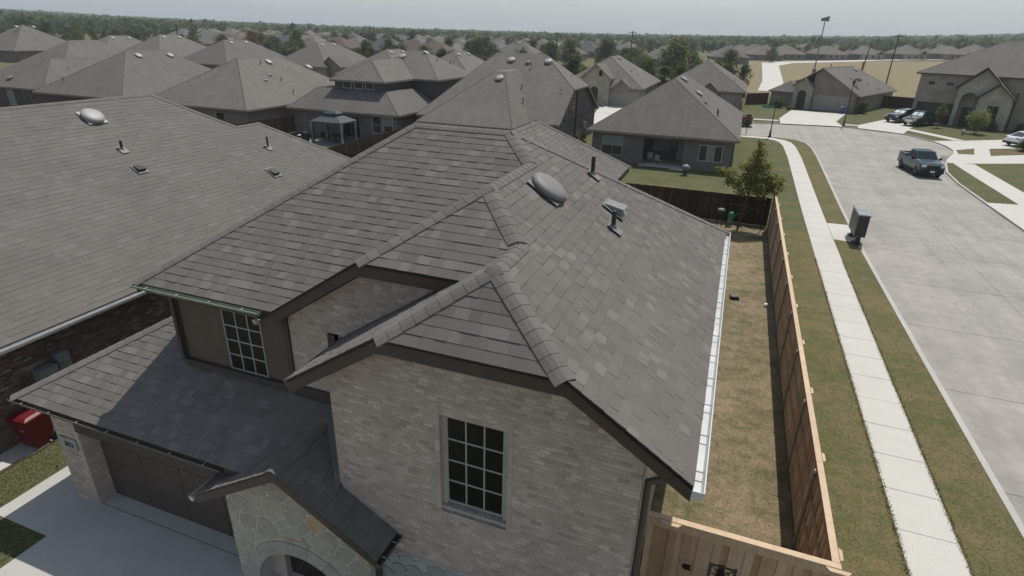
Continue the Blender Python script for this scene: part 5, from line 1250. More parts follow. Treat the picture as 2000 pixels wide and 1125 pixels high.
def pickup(name, label, loc, heading, paint, lights=True):
    T = thing(name, label, 'pickup truck', loc, heading, None, True); L = 2.9; w = 1.0
    st = [(-L,.86,.5,.95),(-L+.05,.94,.42,1.05),(-L+.3,.99,.38,1.14),(-1.9,w,.38,1.2),(-1.25,w,.38,1.24),(-1.0,w,.38,1.22),(1.05,w,.38,1.24),(1.1,w,.38,1.26),(2.75,w,.42,1.28),(2.88,.97,.5,1.26),(2.92,.92,.55,1.2)]
    obj('body', loft([body_ring(y, ww, a, b) for y, ww, a, b in st]), paint, T, smooth=False)
    hood = MB(); hood.add([(-.8,-2.72,1.13),(.8,-2.72,1.13),(.86,-1.25,1.27),(-.86,-1.25,1.27),(-.7,-2.6,1.19),(.7,-2.6,1.19),(.74,-1.3,1.31),(-.74,-1.3,1.31)], [(4,5,6,7),(0,1,5,4),(1,2,6,5),(2,3,7,6),(3,0,4,7)]); obj('bonnet', hood, paint, T)
    greenhouse(T, paint, -1.28, 1.0, -.5, .78, 1.22, 1.86, .9, .72, pillars=(.52,))
    bed = MB(); bed.box(-.78,.78,1.2,2.78,1.262,1.29); obj('bed', bed, 'black', T)
    for s_ in (-1, 1):
        r = MB(); r.box(min(s_*.80,s_*.99),max(s_*.80,s_*.99),1.12,2.88,1.26,1.37); obj('bed_rail', r, paint, T)
        mm = MB(); mm.obox((s_*1.12,-1.0,1.32),(.22,.12,.2)); mm.tube((s_*.95,-.98,1.26),(s_*1.06,-1.0,1.3),.025,.025,6); obj('mirror', mm, 'black', T)
        hl = MB(); hl.obox((s_*.74,-2.90,.98),(.36,.14,.16)); obj('headlight', hl, 'lamp_clear', T)
        tl = MB(); tl.obox((s_*.88,2.9,1.02),(.12,.08,.32)); obj('tail_light', tl, 'lamp_red', T)
        st_ = MB(); st_.box(min(s_*.95,s_*1.08),max(s_*.95,s_*1.08),-1.1,1.2,.36,.42); obj('running_board', st_, 'black', T)
        for j, y in enumerate((-.35, .5)):
            hd = MB(); hd.obox((s_*1.005, y+.32, 1.08), (.03,.18,.035)); obj('door_handle', hd, paint, T)
            sm = MB(); sm.box(min(s_*.998,s_*1.003),max(s_*.998,s_*1.003),y-.48,y-.47,.5,1.2); obj('door_seam', sm, 'black', T)
    tg = MB(); tg.box(-.8,.8,2.82,2.93,.75,1.36); obj('tailgate', tg, paint, T)
    gr = MB(); gr.box(-.55,.55,-2.94,-2.86,.72,1.06); obj('grille', gr, 'black', T)
    for k in range(3): q = MB(); q.box(-.53,.53,-2.955,-2.94,.78+k*.1,.80+k*.1); obj('grille_bar', q, 'pipe_dark', T)
    bp = MB(); bp.add([(-.9,-2.98,.42),(.9,-2.98,.42),(.9,-2.98,.66),(-.9,-2.98,.66),(-1.0,-2.62,.42),(1.0,-2.62,.42),(1.0,-2.62,.7),(-1.0,-2.62,.7)], [(0,1,2,3),(4,0,3,7),(1,5,6,2),(3,2,6,7),(0,4,5,1)]); obj('bumper', bp, 'black', T)
    bp = MB(); bp.box(-.92,.92,2.9,3.05,.48,.68); obj('bumper', bp, 'chrome' if paint == 'paint_red' else 'black', T)
    pl = MB(); pl.box(-.17,.17,-3.0,-2.98,.5,.64); obj('number_plate', pl, 'plate_white', T)
    un = MB(); un.box(-.8,.8,-2.6,2.7,.28,.45); obj('chassis', un, 'black', T)
    arches(T, (-1.95, 1.75), w)
    for y in (-1.95, 1.75):
        for x in (-.88, .88): wheel(T, x, y, .4, .27)
    an = MB(); an.tube((.6,-1.3,1.25),(.62,-1.0,2.0),.008,.006,5); obj('aerial', an, 'black', T)
    return T
def suv(name, label, loc, heading, paint, shade=True, grille='chrome', h=1.72, L=2.45):
    T = thing(name, label, 'car', loc, heading, None, True); w = .97
    st = [(-L,.8,.5,.82),(-L+.06,.9,.38,.95),(-L+.35,.95,.32,1.04),(-1.5,w,.3,1.1),(-1.0,w,.3,1.14),(1.6,w,.3,1.16),(L-.25,.95,.34,1.12),(L-.04,.9,.42,1.0),(L,.84,.5,.9)]
    obj('body', loft([body_ring(y, ww, a, b) for y, ww, a, b in st]), paint, T)
    greenhouse(T, paint, -1.15, L-.08, -.35, L-.5, 1.12, h, .88, .7, shade, pillars=(.38,.68))
    hb = MB(); hb.add([(-.7,-2.3,1.01),(.7,-2.3,1.01),(.8,-1.15,1.16),(-.8,-1.15,1.16),(-.6,-2.2,1.06),(.6,-2.2,1.06),(.7,-1.2,1.18),(-.7,-1.2,1.18)], [(4,5,6,7),(0,1,5,4),(1,2,6,5),(2,3,7,6),(3,0,4,7)]); obj('bonnet', hb, paint, T)
    g = MB(); g.box(-.5,.5,-L-.035,-L+.06,.55,.86); obj('grille', g, grille, T)
    bp = MB(); bp.box(-.88,.88,-L-.05,-L+.15,.3,.52); obj('bumper', bp, 'black', T)
    bp = MB(); bp.box(-.88,.88,L-.12,L+.05,.36,.62); obj('bumper', bp, 'black', T)
    pl = MB(); pl.box(-.16,.16,-L-.065,-L-.05,.4,.52); obj('number_plate', pl, 'plate_white', T)
    for s_ in (-1, 1):
        hl = MB(); hl.obox((s_*.7,-L+.08,.86),(.34,.2,.14)); obj('headlight', hl, 'lamp_clear', T)
        tl = MB(); tl.obox((s_*.78,L-.06,.98),(.2,.12,.2)); obj('tail_light', tl, 'lamp_red', T)
        mm = MB(); mm.obox((s_*1.05,-.85,1.2),(.2,.12,.15)); mm.tube((s_*.9,-.85,1.15),(s_*1.0,-.85,1.18),.025,.025,6); obj('mirror', mm, paint, T)
        rr = MB(); rr.tube((s_*.6,-.1,h+.07),(s_*.6,1.7,h+.05),.02,.02,6); obj('roof_rail', rr, 'black', T)
        for y in (.1, 1.05):
            hd = MB(); hd.obox((s_*.975,y,.98),(.03,.18,.03)); obj('door_handle', hd, paint, T)
            sm = MB(); sm.box(min(s_*.968,s_*.973),max(s_*.968,s_*.973),y-.7,y-.69,.42,1.1); obj('door_seam', sm, 'black', T)
    arches(T, (-1.5, 1.4), w, .42)
    for y in (-1.5, 1.4):
        for x in (-.86, .86): wheel(T, x, y, .37, .24)
    return T
def sedan(name, label, loc, heading, paint):
    T = thing(name, label, 'car', loc, heading, None, True); w = .94; L = 2.4
    st = [(-L,.78,.45,.66),(-L+.08,.88,.3,.78),(-1.8,w,.25,.9),(-.9,w,.25,.97),(1.3,w,.25,1.02),(2.0,.92,.28,1.03),(L-.08,.86,.36,.95),(L,.8,.45,.85)]
    obj('body', loft([body_ring(y, ww, a, b) for y, ww, a, b in st]), paint, T)
    greenhouse(T, paint, -1.1, 2.0, -.1, .95, .97, 1.45, .82, .62, pillars=(.48,))
    for s_ in (-1, 1):
        hl = MB(); hl.obox((s_*.68,-L+.1,.72),(.34,.2,.1)); obj('headlight', hl, 'lamp_clear', T)
        tl = MB(); tl.obox((s_*.66,L-.05,.88),(.36,.1,.1)); obj('tail_light', tl, 'lamp_red', T)
        mm = MB(); mm.obox((s_*1.0,-.75,1.02),(.18,.1,.13)); mm.tube((s_*.88,-.75,.98),(s_*.96,-.75,1.0),.02,.02,6); obj('mirror', mm, paint, T)
        for y in (.05, .95):
            hd = MB(); hd.obox((s_*.945,y,.85),(.03,.18,.03)); obj('door_handle', hd, paint, T)
            sm = MB(); sm.box(min(s_*.938,s_*.943),max(s_*.938,s_*.943),y-.7,y-.69,.35,.95); obj('door_seam', sm, 'black', T)
    bp = MB(); bp.box(-.84,.84,L-.1,L+.04,.3,.5); obj('bumper', bp, 'black', T)
    pl = MB(); pl.box(-.16,.16,L+.0,L+.02,.62,.74); obj('number_plate', pl, 'plate_white', T)
    arches(T, (-1.45, 1.4), w, .4)
    for y in (-1.45, 1.4):
        for x in (-.84, .84): wheel(T, x, y, .35, .22)
    return T
RZ = -.112
pickup('pickup_truck', 'dark blue pickup truck on the street facing the camera', (16.75, 64.2, RZ), .13, 'paint_blue').scale = (1.02, .95, 1.1)
pickup('pickup_truck', 'dark red pickup parked across the street, mostly behind a roof', (-.75, 88.2, RZ), -PI/2, 'paint_red')
suv('car', 'black car with two white windscreen shades on the far driveway', (23.3, 105.3, .03), -.72, 'paint_black', True, 'pipe_dark', 1.6).scale = (1.08, 1.1, 1.1)
suv('car', 'dark green minivan with chrome grille nearer the lawn on the far driveway', (24.9, 102.1, .03), -.70, 'paint_green', True, 'chrome', 1.78, 2.55).scale = (1.08, 1.08, 1.1)
sedan('car', 'white saloon car cut by the right edge on its driveway', (33.0, 87.6, .03), 2.13, 'paint_white').scale = (1.08, 1.1, 1.12)

# ------------------------------------------------------------------ street furniture and small things
def cluster_box():
    x0, x1, y0, y1, z0, z1 = 7.6, 8.18, 37.5, 39.7, .5, 1.76; M = thing('mailbox_unit', 'brown grey cluster mailbox on pedestals beside the street kerb', 'mailbox', (7.9, 38.5, .016))
    b = MB(); b.box(x0,x1,y0,y1,z0,z1); cb = obj('cabinet', b, 'cabinet', M)
    for k in range(2):
        a0 = y0-.04+k*(y1-y0+.08)/2; a1 = a0+(y1-y0+.08)/2-.012
        t = MB(); t.add([(x0-.04,a0,z1),(x1+.04,a0,z1),(x1+.04,a1,z1),(x0-.04,a1,z1),(x0-.01,a0+.02,z1+.07),(x1+.01,a0+.02,z1+.07),(x1+.01,a1-.02,z1+.07),(x0-.01,a1-.02,z1+.07)], [(4,5,6,7),(0,1,5,4),(1,2,6,5),(2,3,7,6),(3,0,4,7)]); obj('lid', t, 'cabinet_top', M)
        yc = y0+.3+k*(y1-y0-.6); xc = (x0+x1)/2
        p = MB(); p.box(xc-.12,xc+.12,yc-.15,yc+.15,.09,z0); obj('pedestal', p, 'pipe_dark', M); f = MB(); f.box(xc-.24,xc+.24,yc-.3,yc+.3,.016,.09); obj('base_plate', f, 'pipe_dark', M)
    for j in range(4):
        for i in range(6):
            d = MB(); a = y0+.06+j*.53; c = z0+.05+i*.2; d.box(x0-.012,x0-.001,a,a+.49,c,c+.185); dd = obj('door', d, 'cabinet', cb)
    for j in range(3): sl = MB(); a = y0+.55+j*.53; sl.box(x0-.016,x0-.002,a+.015,a+.03,z0+.03,z1-.03); obj('trim', sl, 'pipe_dark', cb)
    l = MB(); l.box(x0+.03,x0+.15,y0-.006,y0-.001,z1-.32,z1-.1); obj('notice', l, 'win_frame', cb); l = MB(); l.box(x0+.24,x0+.36,y0-.006,y0-.001,z1-.12,z1-.04); obj('notice', l, 'win_frame', cb)
    l = MB(); l.box(x0+.02,x1-.02,y0-.01,y0-.001,z0+.03,z1-.02); obj('end_shade', l, 'pipe_dark', cb)  # dark sheet: shade on the end facing away from the sun, as colour
cluster_box()
def lamp_post(label, x, y, h, sign=None, z=0):
    L = thing('street_lamp', label, 'street lamp', (x, y, z))
    p = MB(); p.tube((x,y,z),(x,y,z+h),.07,.045,8); obj('pole', p, 'black', L); b = MB(); b.lathe([(.2,0),(.2,.12),(.13,.2),(.11,.7),(.07,.85)], 10, Matrix.Translation((x,y,z))); obj('base', b, 'black', L)
    c = MB(); c.lathe([(.05,0),(.17,.05),(.15,.42),(.22,.46),(.1,.6),(.03,.72),(0,.74)], 8, Matrix.Translation((x,y,z+h))); obj('lantern', c, 'black', L)
    if sign:
        s_ = MB(); s_.box(x-1.5,x-.1,y-.015,y+.015,z+h-.35,z+h-.05); so = obj('street_sign', s_, 'sign_green', L)
        for k in range(6): w = MB(); w.box(x-1.35+k*.18,x-1.25+k*.18,y-.02,y-.015,z+h-.26,z+h-.14); obj('letter', w, 'white_plastic', so) if False else None
lamp_post('slim dark lamp post with a green street name sign at the corner', 4.2, 78.75, 3.7, True)
lamp_post('black lamp post with a lantern before the white garage door', 14.3, 95.1, 5.5)
def wheelie(name, label, x, y, rz, mat, z=.012):
    B = thing(name, label, 'wheelie bin', (x,y,z), rz, None, True)
    b = MB(); k0, k1 = .24, .32; b.add([(-k0,-.27,.08),(k0,-.27,.08),(k0,.2,.08),(-k0,.2,.08),(-k1,-.38,.98),(k1,-.38,.98),(k1,.36,.98),(-k1,.36,.98)], [(3,2,1,0),(0,1,5,4),(1,2,6,5),(2,3,7,6),(3,0,4,7)]); obj('body', b, mat, B)
    l = MB(); l.add([(-.35,-.42,.98),(.35,-.42,.98),(.35,.4,.98),(-.35,.4,.98),(-.34,-.41,1.03),(.34,-.41,1.03),(.34,.38,1.06),(-.34,.38,1.06),(-.25,-.3,1.08),(.25,-.3,1.08),(.25,.28,1.1),(-.25,.28,1.1)], [(0,1,5,4),(1,2,6,5),(2,3,7,6),(3,0,4,7),(4,5,9,8),(5,6,10,9),(6,7,11,10),(7,4,8,11),(8,9,10,11)]); obj('lid', l, mat, B)
    h = MB(); h.tube((-.3,.46,.94),(.3,.46,.94),.02,.02,6); h.tube((-.28,.36,.94),(-.28,.46,.94),.02,.02,6); h.tube((.28,.36,.94),(.28,.46,.94),.02,.02,6); obj('handle', h, mat, B)
    for s_ in (-1, 1): w = MB(); M = Matrix.Translation((s_*.27,.24,.13)) @ Matrix.Rotation(PI/2,4,'Y'); w.lathe([(.0,-.03),(.13,-.03),(.13,.03),(0,.03)], 14, M); obj('wheel', w, 'rubber', B)
    r = MB(); r.box(-.33,.33,-.40,-.36,.9,.97); obj('rim', r, mat, B)
    t = MB(); t.box(-.06,.1,-.345,-.338,.62,.68); obj('sticker', t, 'grey_metal', B)
    return B
wheelie('wheelie_bin', 'red wheelie bin beside the garage pillar at the left', -16.92, 7.85, .08, 'bin_red', .014)
wheelie('wheelie_bin', 'blue wheelie bin by the white garage door across the street', 16.1, 111.7, -.4, 'bin_blue', .02)
wheelie('wheelie_bin', 'blue wheelie bin by the dark garage of the two storey house', 29.75, 105.5, -.4, 'bin_blue', .02)
wheelie('wheelie_bin', 'red wheelie bin left of the blue one at the dark garage', 28.8, 106.0, -.4, 'bin_red', .02)
def hydrant(x, y):
    h = thing('fire_hydrant', 'small dark fire hydrant with pale cap on the right lawn', 'fire hydrant', (x,y,0)); m = MB(); m.lathe([(.16,0),(.16,.06),(.11,.08),(.11,.5),(.14,.52),(.14,.58)], 12, Matrix.Translation((x,y,0))); m.tube((x-.2,y,.4),(x+.2,y,.4),.06,.06,8); obj('barrel', m, 'grey_metal', h); c = MB(); c.lathe([(.14,.58),(.12,.68),(.05,.75),(0,.76)], 12, Matrix.Translation((x,y,0))); obj('bonnet', c, 'white_plastic', h)
hydrant(28.2, 94.0)
one('yard_box', MB().add([(-.2,-.13,0),(.2,-.13,0),(.2,.13,0),(-.2,.13,0),(-.16,-.1,.16),(.16,-.1,.16),(.17,.11,.2),(-.17,.11,.2)], [(0,1,5,4),(1,2,6,5),(2,3,7,6),(3,0,4,7),(4,5,6,7)]), 'pipe_dark', 'small dark box lying on the dry grass by the fence', 'box', (1.28, 26.4, 0), .3)
one('sprinkler', MB().lathe([(.07,0),(.07,.1),(.1,.12),(.06,.16),(0,.17)], 10), 'white_plastic', 'tiny white sprinkler head at the shadow edge by the fence', 'sprinkler', (2.62, 26.1, 0))
def yard_pump(x, y):
    p = thing('garden_stand', 'black garden stand with a pale top by the staked tree', 'garden stand', (x,y,0)); m = MB()
    for a in (-.14,.14):
        for b in (-.14,.14): m.tube((x+a,y+b,0),(x+a*.8,y+b*.8,.95),.022,.022,6)
    obj('frame', m, 'black', p); q = MB(); q.box(x-.22,x+.22,y-.18,y+.18,.9,1.1); obj('tray', q, 'pipe_dark', p); q = MB(); q.lathe([(.2,1.1),(.24,1.16),(.2,1.22),(0,1.25)], 12, Matrix.Translation((x,y,0))); obj('lid', q, 'vent_grey', p)
yard_pump(.1, 37.6)
one('watering_can', MB().lathe([(.14,0),(.17,.1),(.17,.5),(.1,.6),(0,.62)], 12).tube((.1,0,.25),(.45,0,.6),.03,.02,6), 'bin_green' if 'bin_green' in MATS else 'sign_green', 'green can standing left of the young tree trunk', 'can', (.72, 38.3, .3))
one('hose', MB().tube((.6,38.0,.02),(1.1,38.3,.02),.035,.035,6).tube((1.5,38.35,.02),(2.2,37.3,.02),.035,.035,6).tube((2.2,37.3,.02),(2.45,36.8,.02),.035,.035,6), 'win_white', 'pale pipes lying on the grass round the tree', 'pipe')
def utility_pole(label, x, y, h, arm=True, mat='pole_wood', lean=0., mark=None):
    z = tz(x, y); P = thing('utility_pole', label, 'utility pole', (x,y,z)); m = MB(); m.tube((x,y,z-.5),(x+lean,y,z+h),.2,.13,8); obj('pole', m, mat, P)
    if arm:
        a = MB(); a.box(x+lean-1.2,x+lean+1.2,y-.06,y+.06,z+h-.6,z+h-.45); obj('crossarm', a, mat, P); t = MB(); t.tube((x+lean+.3,y-.3,z+h-2.2),(x+lean+.3,y-.3,z+h-1.2),.22,.22,10); obj('transformer', t, 'grey_metal', P)
        for k in (-1.1,-.5,.5,1.1): i_ = MB(); i_.tube((x+lean+k,y,z+h-.45),(x+lean+k,y,z+h-.2),.04,.06,6); obj('insulator', i_, 'vent_grey', P)
    if mark: k = MB(); k.tube((x,y,z+2.0),(x,y,z+5.0),.23,.21,8); obj('marker_sleeve', k, mark, P)
utility_pole('tall brown wooden pole standing in the dry field', 37.9, 198.8, 12.7)
utility_pole('thin grey pole with an orange marker left of the tall brown pole', 33.5, 215, 10.5, False, 'wood_grey', .8, 'orange')
utility_pole('dark pole with a crossarm above the trees near the picture centre', -33, 190, 12.2)
utility_pole('dim pole among the trees left of the central pole', -58, 195, 11.5)
utility_pole('pole over the left houses near the picture edge', -225, 141, 11.5, False)
utility_pole('short leaning pole top behind the left ridge', -163, 144, 10.5, False, 'pole_wood', .9)
def siren():
    x, y = 16.0, 168.0; z = tz(x, y); P = thing('siren_pole', 'tall grey siren mast rising above the horizon at the right', 'siren', (x,y,z)); m = MB(); m.tube((x,y,z),(x,y,z+15),.16,.12,10); obj('pole', m, 'vent_grey', P); b = MB(); b.box(x-.4,x+.4,y-.3,y+.3,z+1,z+4.5); obj('control_box', b, 'vent_grey', P)
    h = MB(); h.add([(x-.5,y,z+15),(x-.5,y,z+15.8),(x+.8,y-.5,z+15.05),(x+.8,y-.5,z+16.2),(x+.8,y+.5,z+15.05),(x+.8,y+.5,z+16.2),(x-.9,y-.3,z+15.1),(x-.9,y-.3,z+15.7),(x-.9,y+.3,z+15.1),(x-.9,y+.3,z+15.7)], [(6,2,3,7),(8,9,5,4),(7,3,5,9),(6,8,4,2),(6,7,9,8)]); obj('horn', h, 'vent_grey', P); f = MB(); f.box(x+.8,x+.82,y-.5,y+.5,z+15.05,z+16.2); obj('horn_mouth', f, 'grey_metal', P)
siren()
one('field_marker', MB().tube((0,0,0),(0,0,1.6),.25,.25,8), 'orange', 'small orange marker standing in the dry field', 'marker', (33.0, 285, tz(33, 285)))

# ------------------------------------------------------------------ trees and plants
def leaf_mesh(name, clumps, n, size, mat, seed, flat=.5, up=.25):
    """many small leaf faces spread through the clumps (x,y,z,r); returns a mesh"""
    g = np.random.default_rng(seed); c = np.array(clumps, float); wts = c[:,3]**2; wts /= wts.sum()
    idx = g.choice(len(c), n, p=wts); d = g.normal(size=(n,3)); d /= np.linalg.norm(d, axis=1)[:,None]
    r = c[idx,3]*(g.random(n)**.45)*(.82+.36*g.random(n)); p = c[idx,:3]+d*r[:,None]*np.array([1,1,.82])
    nrm = d*flat+g.normal(size=(n,3))*.55+np.array([0,0,up]); nrm /= np.linalg.norm(nrm, axis=1)[:,None]
    t = np.cross(nrm, g.normal(size=(n,3))); t /= np.linalg.norm(t, axis=1)[:,None]; b = np.cross(nrm, t)
    s_ = size*(.6+.8*g.random(n))[:,None]; t *= s_*.5; b *= s_*.36
    v = np.stack([p-t-b*.5, p-b, p+t, p+b], 1).reshape(-1,3)
    me = bpy.data.meshes.new(name); me.vertices.add(4*n); me.vertices.foreach_set('co', v.ravel()); me.loops.add(4*n); me.loops.foreach_set('vertex_index', np.arange(4*n, dtype=np.int32))
    me.polygons.add(n); me.polygons.foreach_set('loop_start', np.arange(0, 4*n, 4, dtype=np.int32)); me.polygons.foreach_set('loop_total', np.full(n, 4, dtype=np.int32)); me.update(calc_edges=True); me.validate()
    setmats(me, mat); return me
def crown_clumps(seed, h, w, base=.28, k=16, lean=0, topw=.55):
    r = random.Random(seed); out = []
    for i in range(k):
        f = r.random(); z = h*(base+(.97-base)*f); prof = math.sin(min(1, f*1.25+.18)*PI*.5) if f < .45 else (1-(f-.45)/.55*(1-topw*.45))
        a = r.random()*2*PI; rr = w*.5*prof*(.35+.5*r.random()); cr = w*(.12+.12*r.random())
        out.append((rr*math.cos(a), rr*math.sin(a), z-cr*.3, cr))
    out.append((0, 0, h*.62, w*.24)); out.append((0, 0, h*.84, w*.17)); return out
def trunk_mesh(h, r, clumps, seed, limbs=5):
    rr = random.Random(seed); m = MB(); m.tube((0,0,-.15), (rr.uniform(-.04,.04)*h, 0, h*.42), r, r*.72, 8); top = Vector((rr.uniform(-.04,.04)*h, 0, h*.42)); m.tube(top, (0,0,h*.8), r*.72, r*.2, 7)
    for c in rr.sample(clumps, min(limbs, len(clumps))):
        f = rr.uniform(.25,.45); m.tube((0,0,h*f), (c[0]*.85, c[1]*.85, max(c[2]-.1, h*f+.1)), r*.42, r*.1, 6)
    return m
VAR = {}
def tree_variant(kind, mat, i):
    key = (kind, mat, i)
    if key not in VAR:
        h, w = {'round': (8, 8.2), 'tall': (9, 6.2), 'bush': (4.5, 6)}[kind]; cl = crown_clumps(hash(kind) % 50 + i*7 if False else len(VAR)*13+5, h, w, {'round': .2, 'tall': .18, 'bush': .06}[kind], {'round': 24, 'tall': 22, 'bush': 18}[kind])
        cm = leaf_mesh('crown', cl, {'round': 2600, 'tall': 2300, 'bush': 1500}[kind], .42, mat, len(VAR)+20)
        tm = trunk_mesh(h, .17, cl, len(VAR)).mesh('trunk'); setmats(tm, 'bark'); VAR[key] = (cm, tm, h, w)
    return VAR[key]
def tree(label, x, y, h, w, mat, kind='round', i=0, rz=None, group=None, z=None, name='tree'):
    cm, tm, h0, w0 = tree_variant(kind, mat, i); z = tz(x, y) if z is None else z
    T = thing(name, label, 'tree' if name == 'tree' else 'shrub', (x, y, z-.05), random.random()*6.28 if rz is None else rz, group, True); T.scale = (w/w0, w/w0, h/h0)
    for nm, me in (('crown', cm), ('trunk', tm)):
        o = bpy.data.objects.new(nm, me); COL.objects.link(o); o.parent = T
    return T
def yard_tree():
    T = thing('tree', 'young leafy tree with yellowing leaves in the side yard corner by the fence', 'tree', (1.21, 37.8, 0), 0, None, True)
    cl = [(.45,.1,5.35,.28),(.5,0,4.9,.45),(.35,-.1,4.5,.5),(.6,.2,4.2,.55),(.3,0,3.9,.55),(.75,-.2,3.7,.55),(.2,.2,3.4,.6),(.9,.1,3.3,.6),(-.4,-.1,3.2,.5),(-.95,.1,3.45,.42),(-1.4,0,3.5,.38),(-1.75,.1,3.55,.25),(-.9,-.2,3.1,.32),(.6,-.3,2.9,.6),(1.3,.1,3.05,.5),(1.7,-.1,3.2,.4),(2.0,.1,3.35,.26),(1.2,.2,2.6,.5),(.5,.1,2.5,.5),(1.7,0,2.6,.36),(0,0,2.8,.42),(1.0,-.2,2.2,.32),(.2,.5,3.8,.5),(-.5,.2,2.75,.42),(-.95,-.1,2.9,.38),(1.5,.2,2.75,.42),(2.0,-.1,2.9,.34),(.9,.3,2.45,.45),(-.2,-.3,2.45,.4),(1.35,-.2,3.5,.42),(-.3,.1,3.9,.38),(1.1,.2,4.0,.38),(.6,-.6,3.6,.45),(.3,.8,3.1,.5),(.7,-.8,2.9,.45),(.1,-.5,3.3,.4)]
    o = bpy.data.objects.new('crown', leaf_mesh('crown', cl, 4600, .15, 'leaf_yard', 3, .35, .75)); COL.objects.link(o); o.parent = T
    m = MB(); m.tube((0,0,-.1),(.12,0,1.2),.075,.06,8); m.tube((.12,0,1.2),(.3,0,2.6),.06,.05,8); m.tube((.3,0,2.6),(.45,0,4.9),.05,.015,6)
    for a, b in (((.25,0,2.0),(-.9,0,3.2)),((.28,0,2.3),(1.6,0,3.0)),((.32,0,2.8),(-.1,.5,3.9)),((.34,0,2.9),(.9,-.6,3.6)),((.36,0,3.3),(.7,.3,4.4))): m.tube(a, b, .028, .008, 6)
    obj('trunk', m, 'bark', T)
    for x, y in ((-.72,-.05),(1.35,.1)): s_ = MB(); s_.tube((x,y,0),(x,y,1.75),.028,.028,6); obj('stake', s_, 'black', T)
    s_ = MB(); s_.tube((-.72,-.05,1.55),(.18,0,1.5),.012,.012,5); s_.tube((.18,0,1.5),(1.35,.1,1.2),.012,.012,5); obj('strap', s_, 'grey_metal', T)
yard_tree()
def small_tree(label, x, y, h, w, mat, seed, n=1300, leaf=.16, stems=1, base=.4, name='tree', cat='tree', z=0.):
    T = thing(name, label, cat, (x, y, z), 0, None, True); cl = crown_clumps(seed, h, w, base, 15, topw=.6)
    o = bpy.data.objects.new('crown', leaf_mesh('crown', cl, n, leaf, mat, seed, .4, .4)); COL.objects.link(o); o.parent = T
    m = MB(); r = random.Random(seed)
    for k in range(stems): c = r.choice(cl); m.tube((r.uniform(-.06,.06)*stems, r.uniform(-.06,.06)*stems, -.05), (c[0]*.5*(stems > 1), c[1]*.5*(stems > 1), h*.7), .05, .015, 6)
    obj('trunk', m, 'bark', T); return T
small_tree('small sapling with a dark crown on the corner lawn by the side street', 1.5, 79.9, 2.5, 1.2, 'leaf_dark', 4, 700)
small_tree('pale yellow green spreading ornamental tree on the right front lawn', 30.1, 96.2, 3.3, 4.0, 'leaf_pale', 9, 2600, .17, 4, .42)
small_tree('thin small tree beside the minivan on the right lawn', 26.9, 100.6, 3.3, 1.9, 'leaf_olive', 12, 700, .17, 1, .42)
small_tree('leafy tree cut by the right edge behind the white car', 36.2, 91.0, 3.2, 3.2, 'leaf_mid', 15, 1500, .18, 2, .35)
small_tree('dark low bush with rocks at the right edge before the white car', 30.9, 82.6, 1.3, 1.9, 'leaf_dark', 17, 900, .15, 3, .1, 'shrub', 'shrub')
small_tree('dark rounded shrub under the window left of the arched entry', 6.6, 115.4, 1.8, 3.6, 'leaf_dark', 18, 1400, .18, 3, .08, 'shrub', 'shrub')
small_tree('low yellow green shrub beside the arched entry path', 8.2, 112.6, .8, 1.6, 'leaf_olive', 19, 600, .14, 3, .08, 'shrub', 'shrub')
small_tree('flowering grey green shrub at the corner right of the garage', 19.6, 114.2, 2.0, 2.6, 'leaf_mid', 20, 1100, .17, 3, .1, 'shrub', 'shrub')
small_tree('dark shrub below the window of the two storey stone house', 33.2, 101.6, 1.4, 3.2, 'leaf_dark', 21, 1100, .16, 3, .08, 'shrub', 'shrub')
small_tree('thin dark shrub against the corner wall of the second storey house', 36.4, 100.2, 1.2, 2.4, 'leaf_mid', 22, 800, .16, 3, .08, 'shrub', 'shrub')
small_tree('small plant by the brick wall under the tall wall house', -15.2, 63.4, 1.2, 1.4, 'leaf_mid', 23, 500, .14, 2, .1, 'shrub', 'shrub')
TL = [(-288.9,189.1,9.3,8.1,'leaf_dark','dark tree left of the pole at the upper left'), (-387,299,7.5,13,'leaf_olive','olive tree between far roofs at the upper left'), (-229,211,7.7,8.2,'leaf_dark','dark round tree behind the left row end'),
 (-216.7,218.3,6.5,6.4,'leaf_mid','small mid green tree right of the dark round tree'), (-161,172.4,8.9,9.3,'leaf_rust','rust brown tree among the green ones'), (-150,180,6.8,9.5,'leaf_mid','grey green tree just right of the rust tree'),
 (-157.1,191.6,9.5,8.5,'leaf_mid','tall bright green tree left of the gabled hipped roof'), (-223.7,297.9,7.2,13,'leaf_olive','wide grey green tree above the gabled roof'), (-205,288,7.7,10,'leaf_dark','first of two dark trees right of the gabled roof peak'), (-201.7,302,8.6,10.8,'leaf_dark','second of two dark trees right of the gabled roof peak'),
 (-144.4,211.2,3.8,5.7,'leaf_olive','small light green bush tree beside the slate roof'), (-175.2,308.9,10.5,6.9,'leaf_dark','lone narrow tree above the double ridge'), (-123.8,241.9,5.5,14,'leaf_rust','low brown tree clump beyond the double ridge'), (-89.2,206.3,9.3,13.9,'leaf_dark','big dark tree left of the tall sweeping roof'),
 (-88,246.9,6.5,6.5,'leaf_mid','small tree between two pale far houses'), (-64.4,210.5,8.3,10.9,'leaf_dark','dark tree above the tall sweeping roof'), (-61.2,222.6,9.2,11.4,'leaf_olive','olive tree right behind the tall roof'), (-46.3,220.2,9.6,11.4,'leaf_dark','dark tree above the cream gabled house'),
 (-38.9,236,6.8,9.7,'leaf_mid','mid green tree right of the central pole'), (-17.9,168.5,11.6,12.5,'leaf_olive','largest grey green tree in the row, behind the patio house peak'), (-23,158,5.8,8.1,'leaf_dark','dark low tree under the largest grey green tree'), (-14,185.3,7.4,7.4,'leaf_mid','tree between the largest tree and the brown gabled roof'),
 (-4.6,194,7.8,10.2,'leaf_dark','dark tree at the left end of the dry field'), (11.1,322.9,7.2,7.8,'leaf_mid','lone round tree standing in the dry field')]
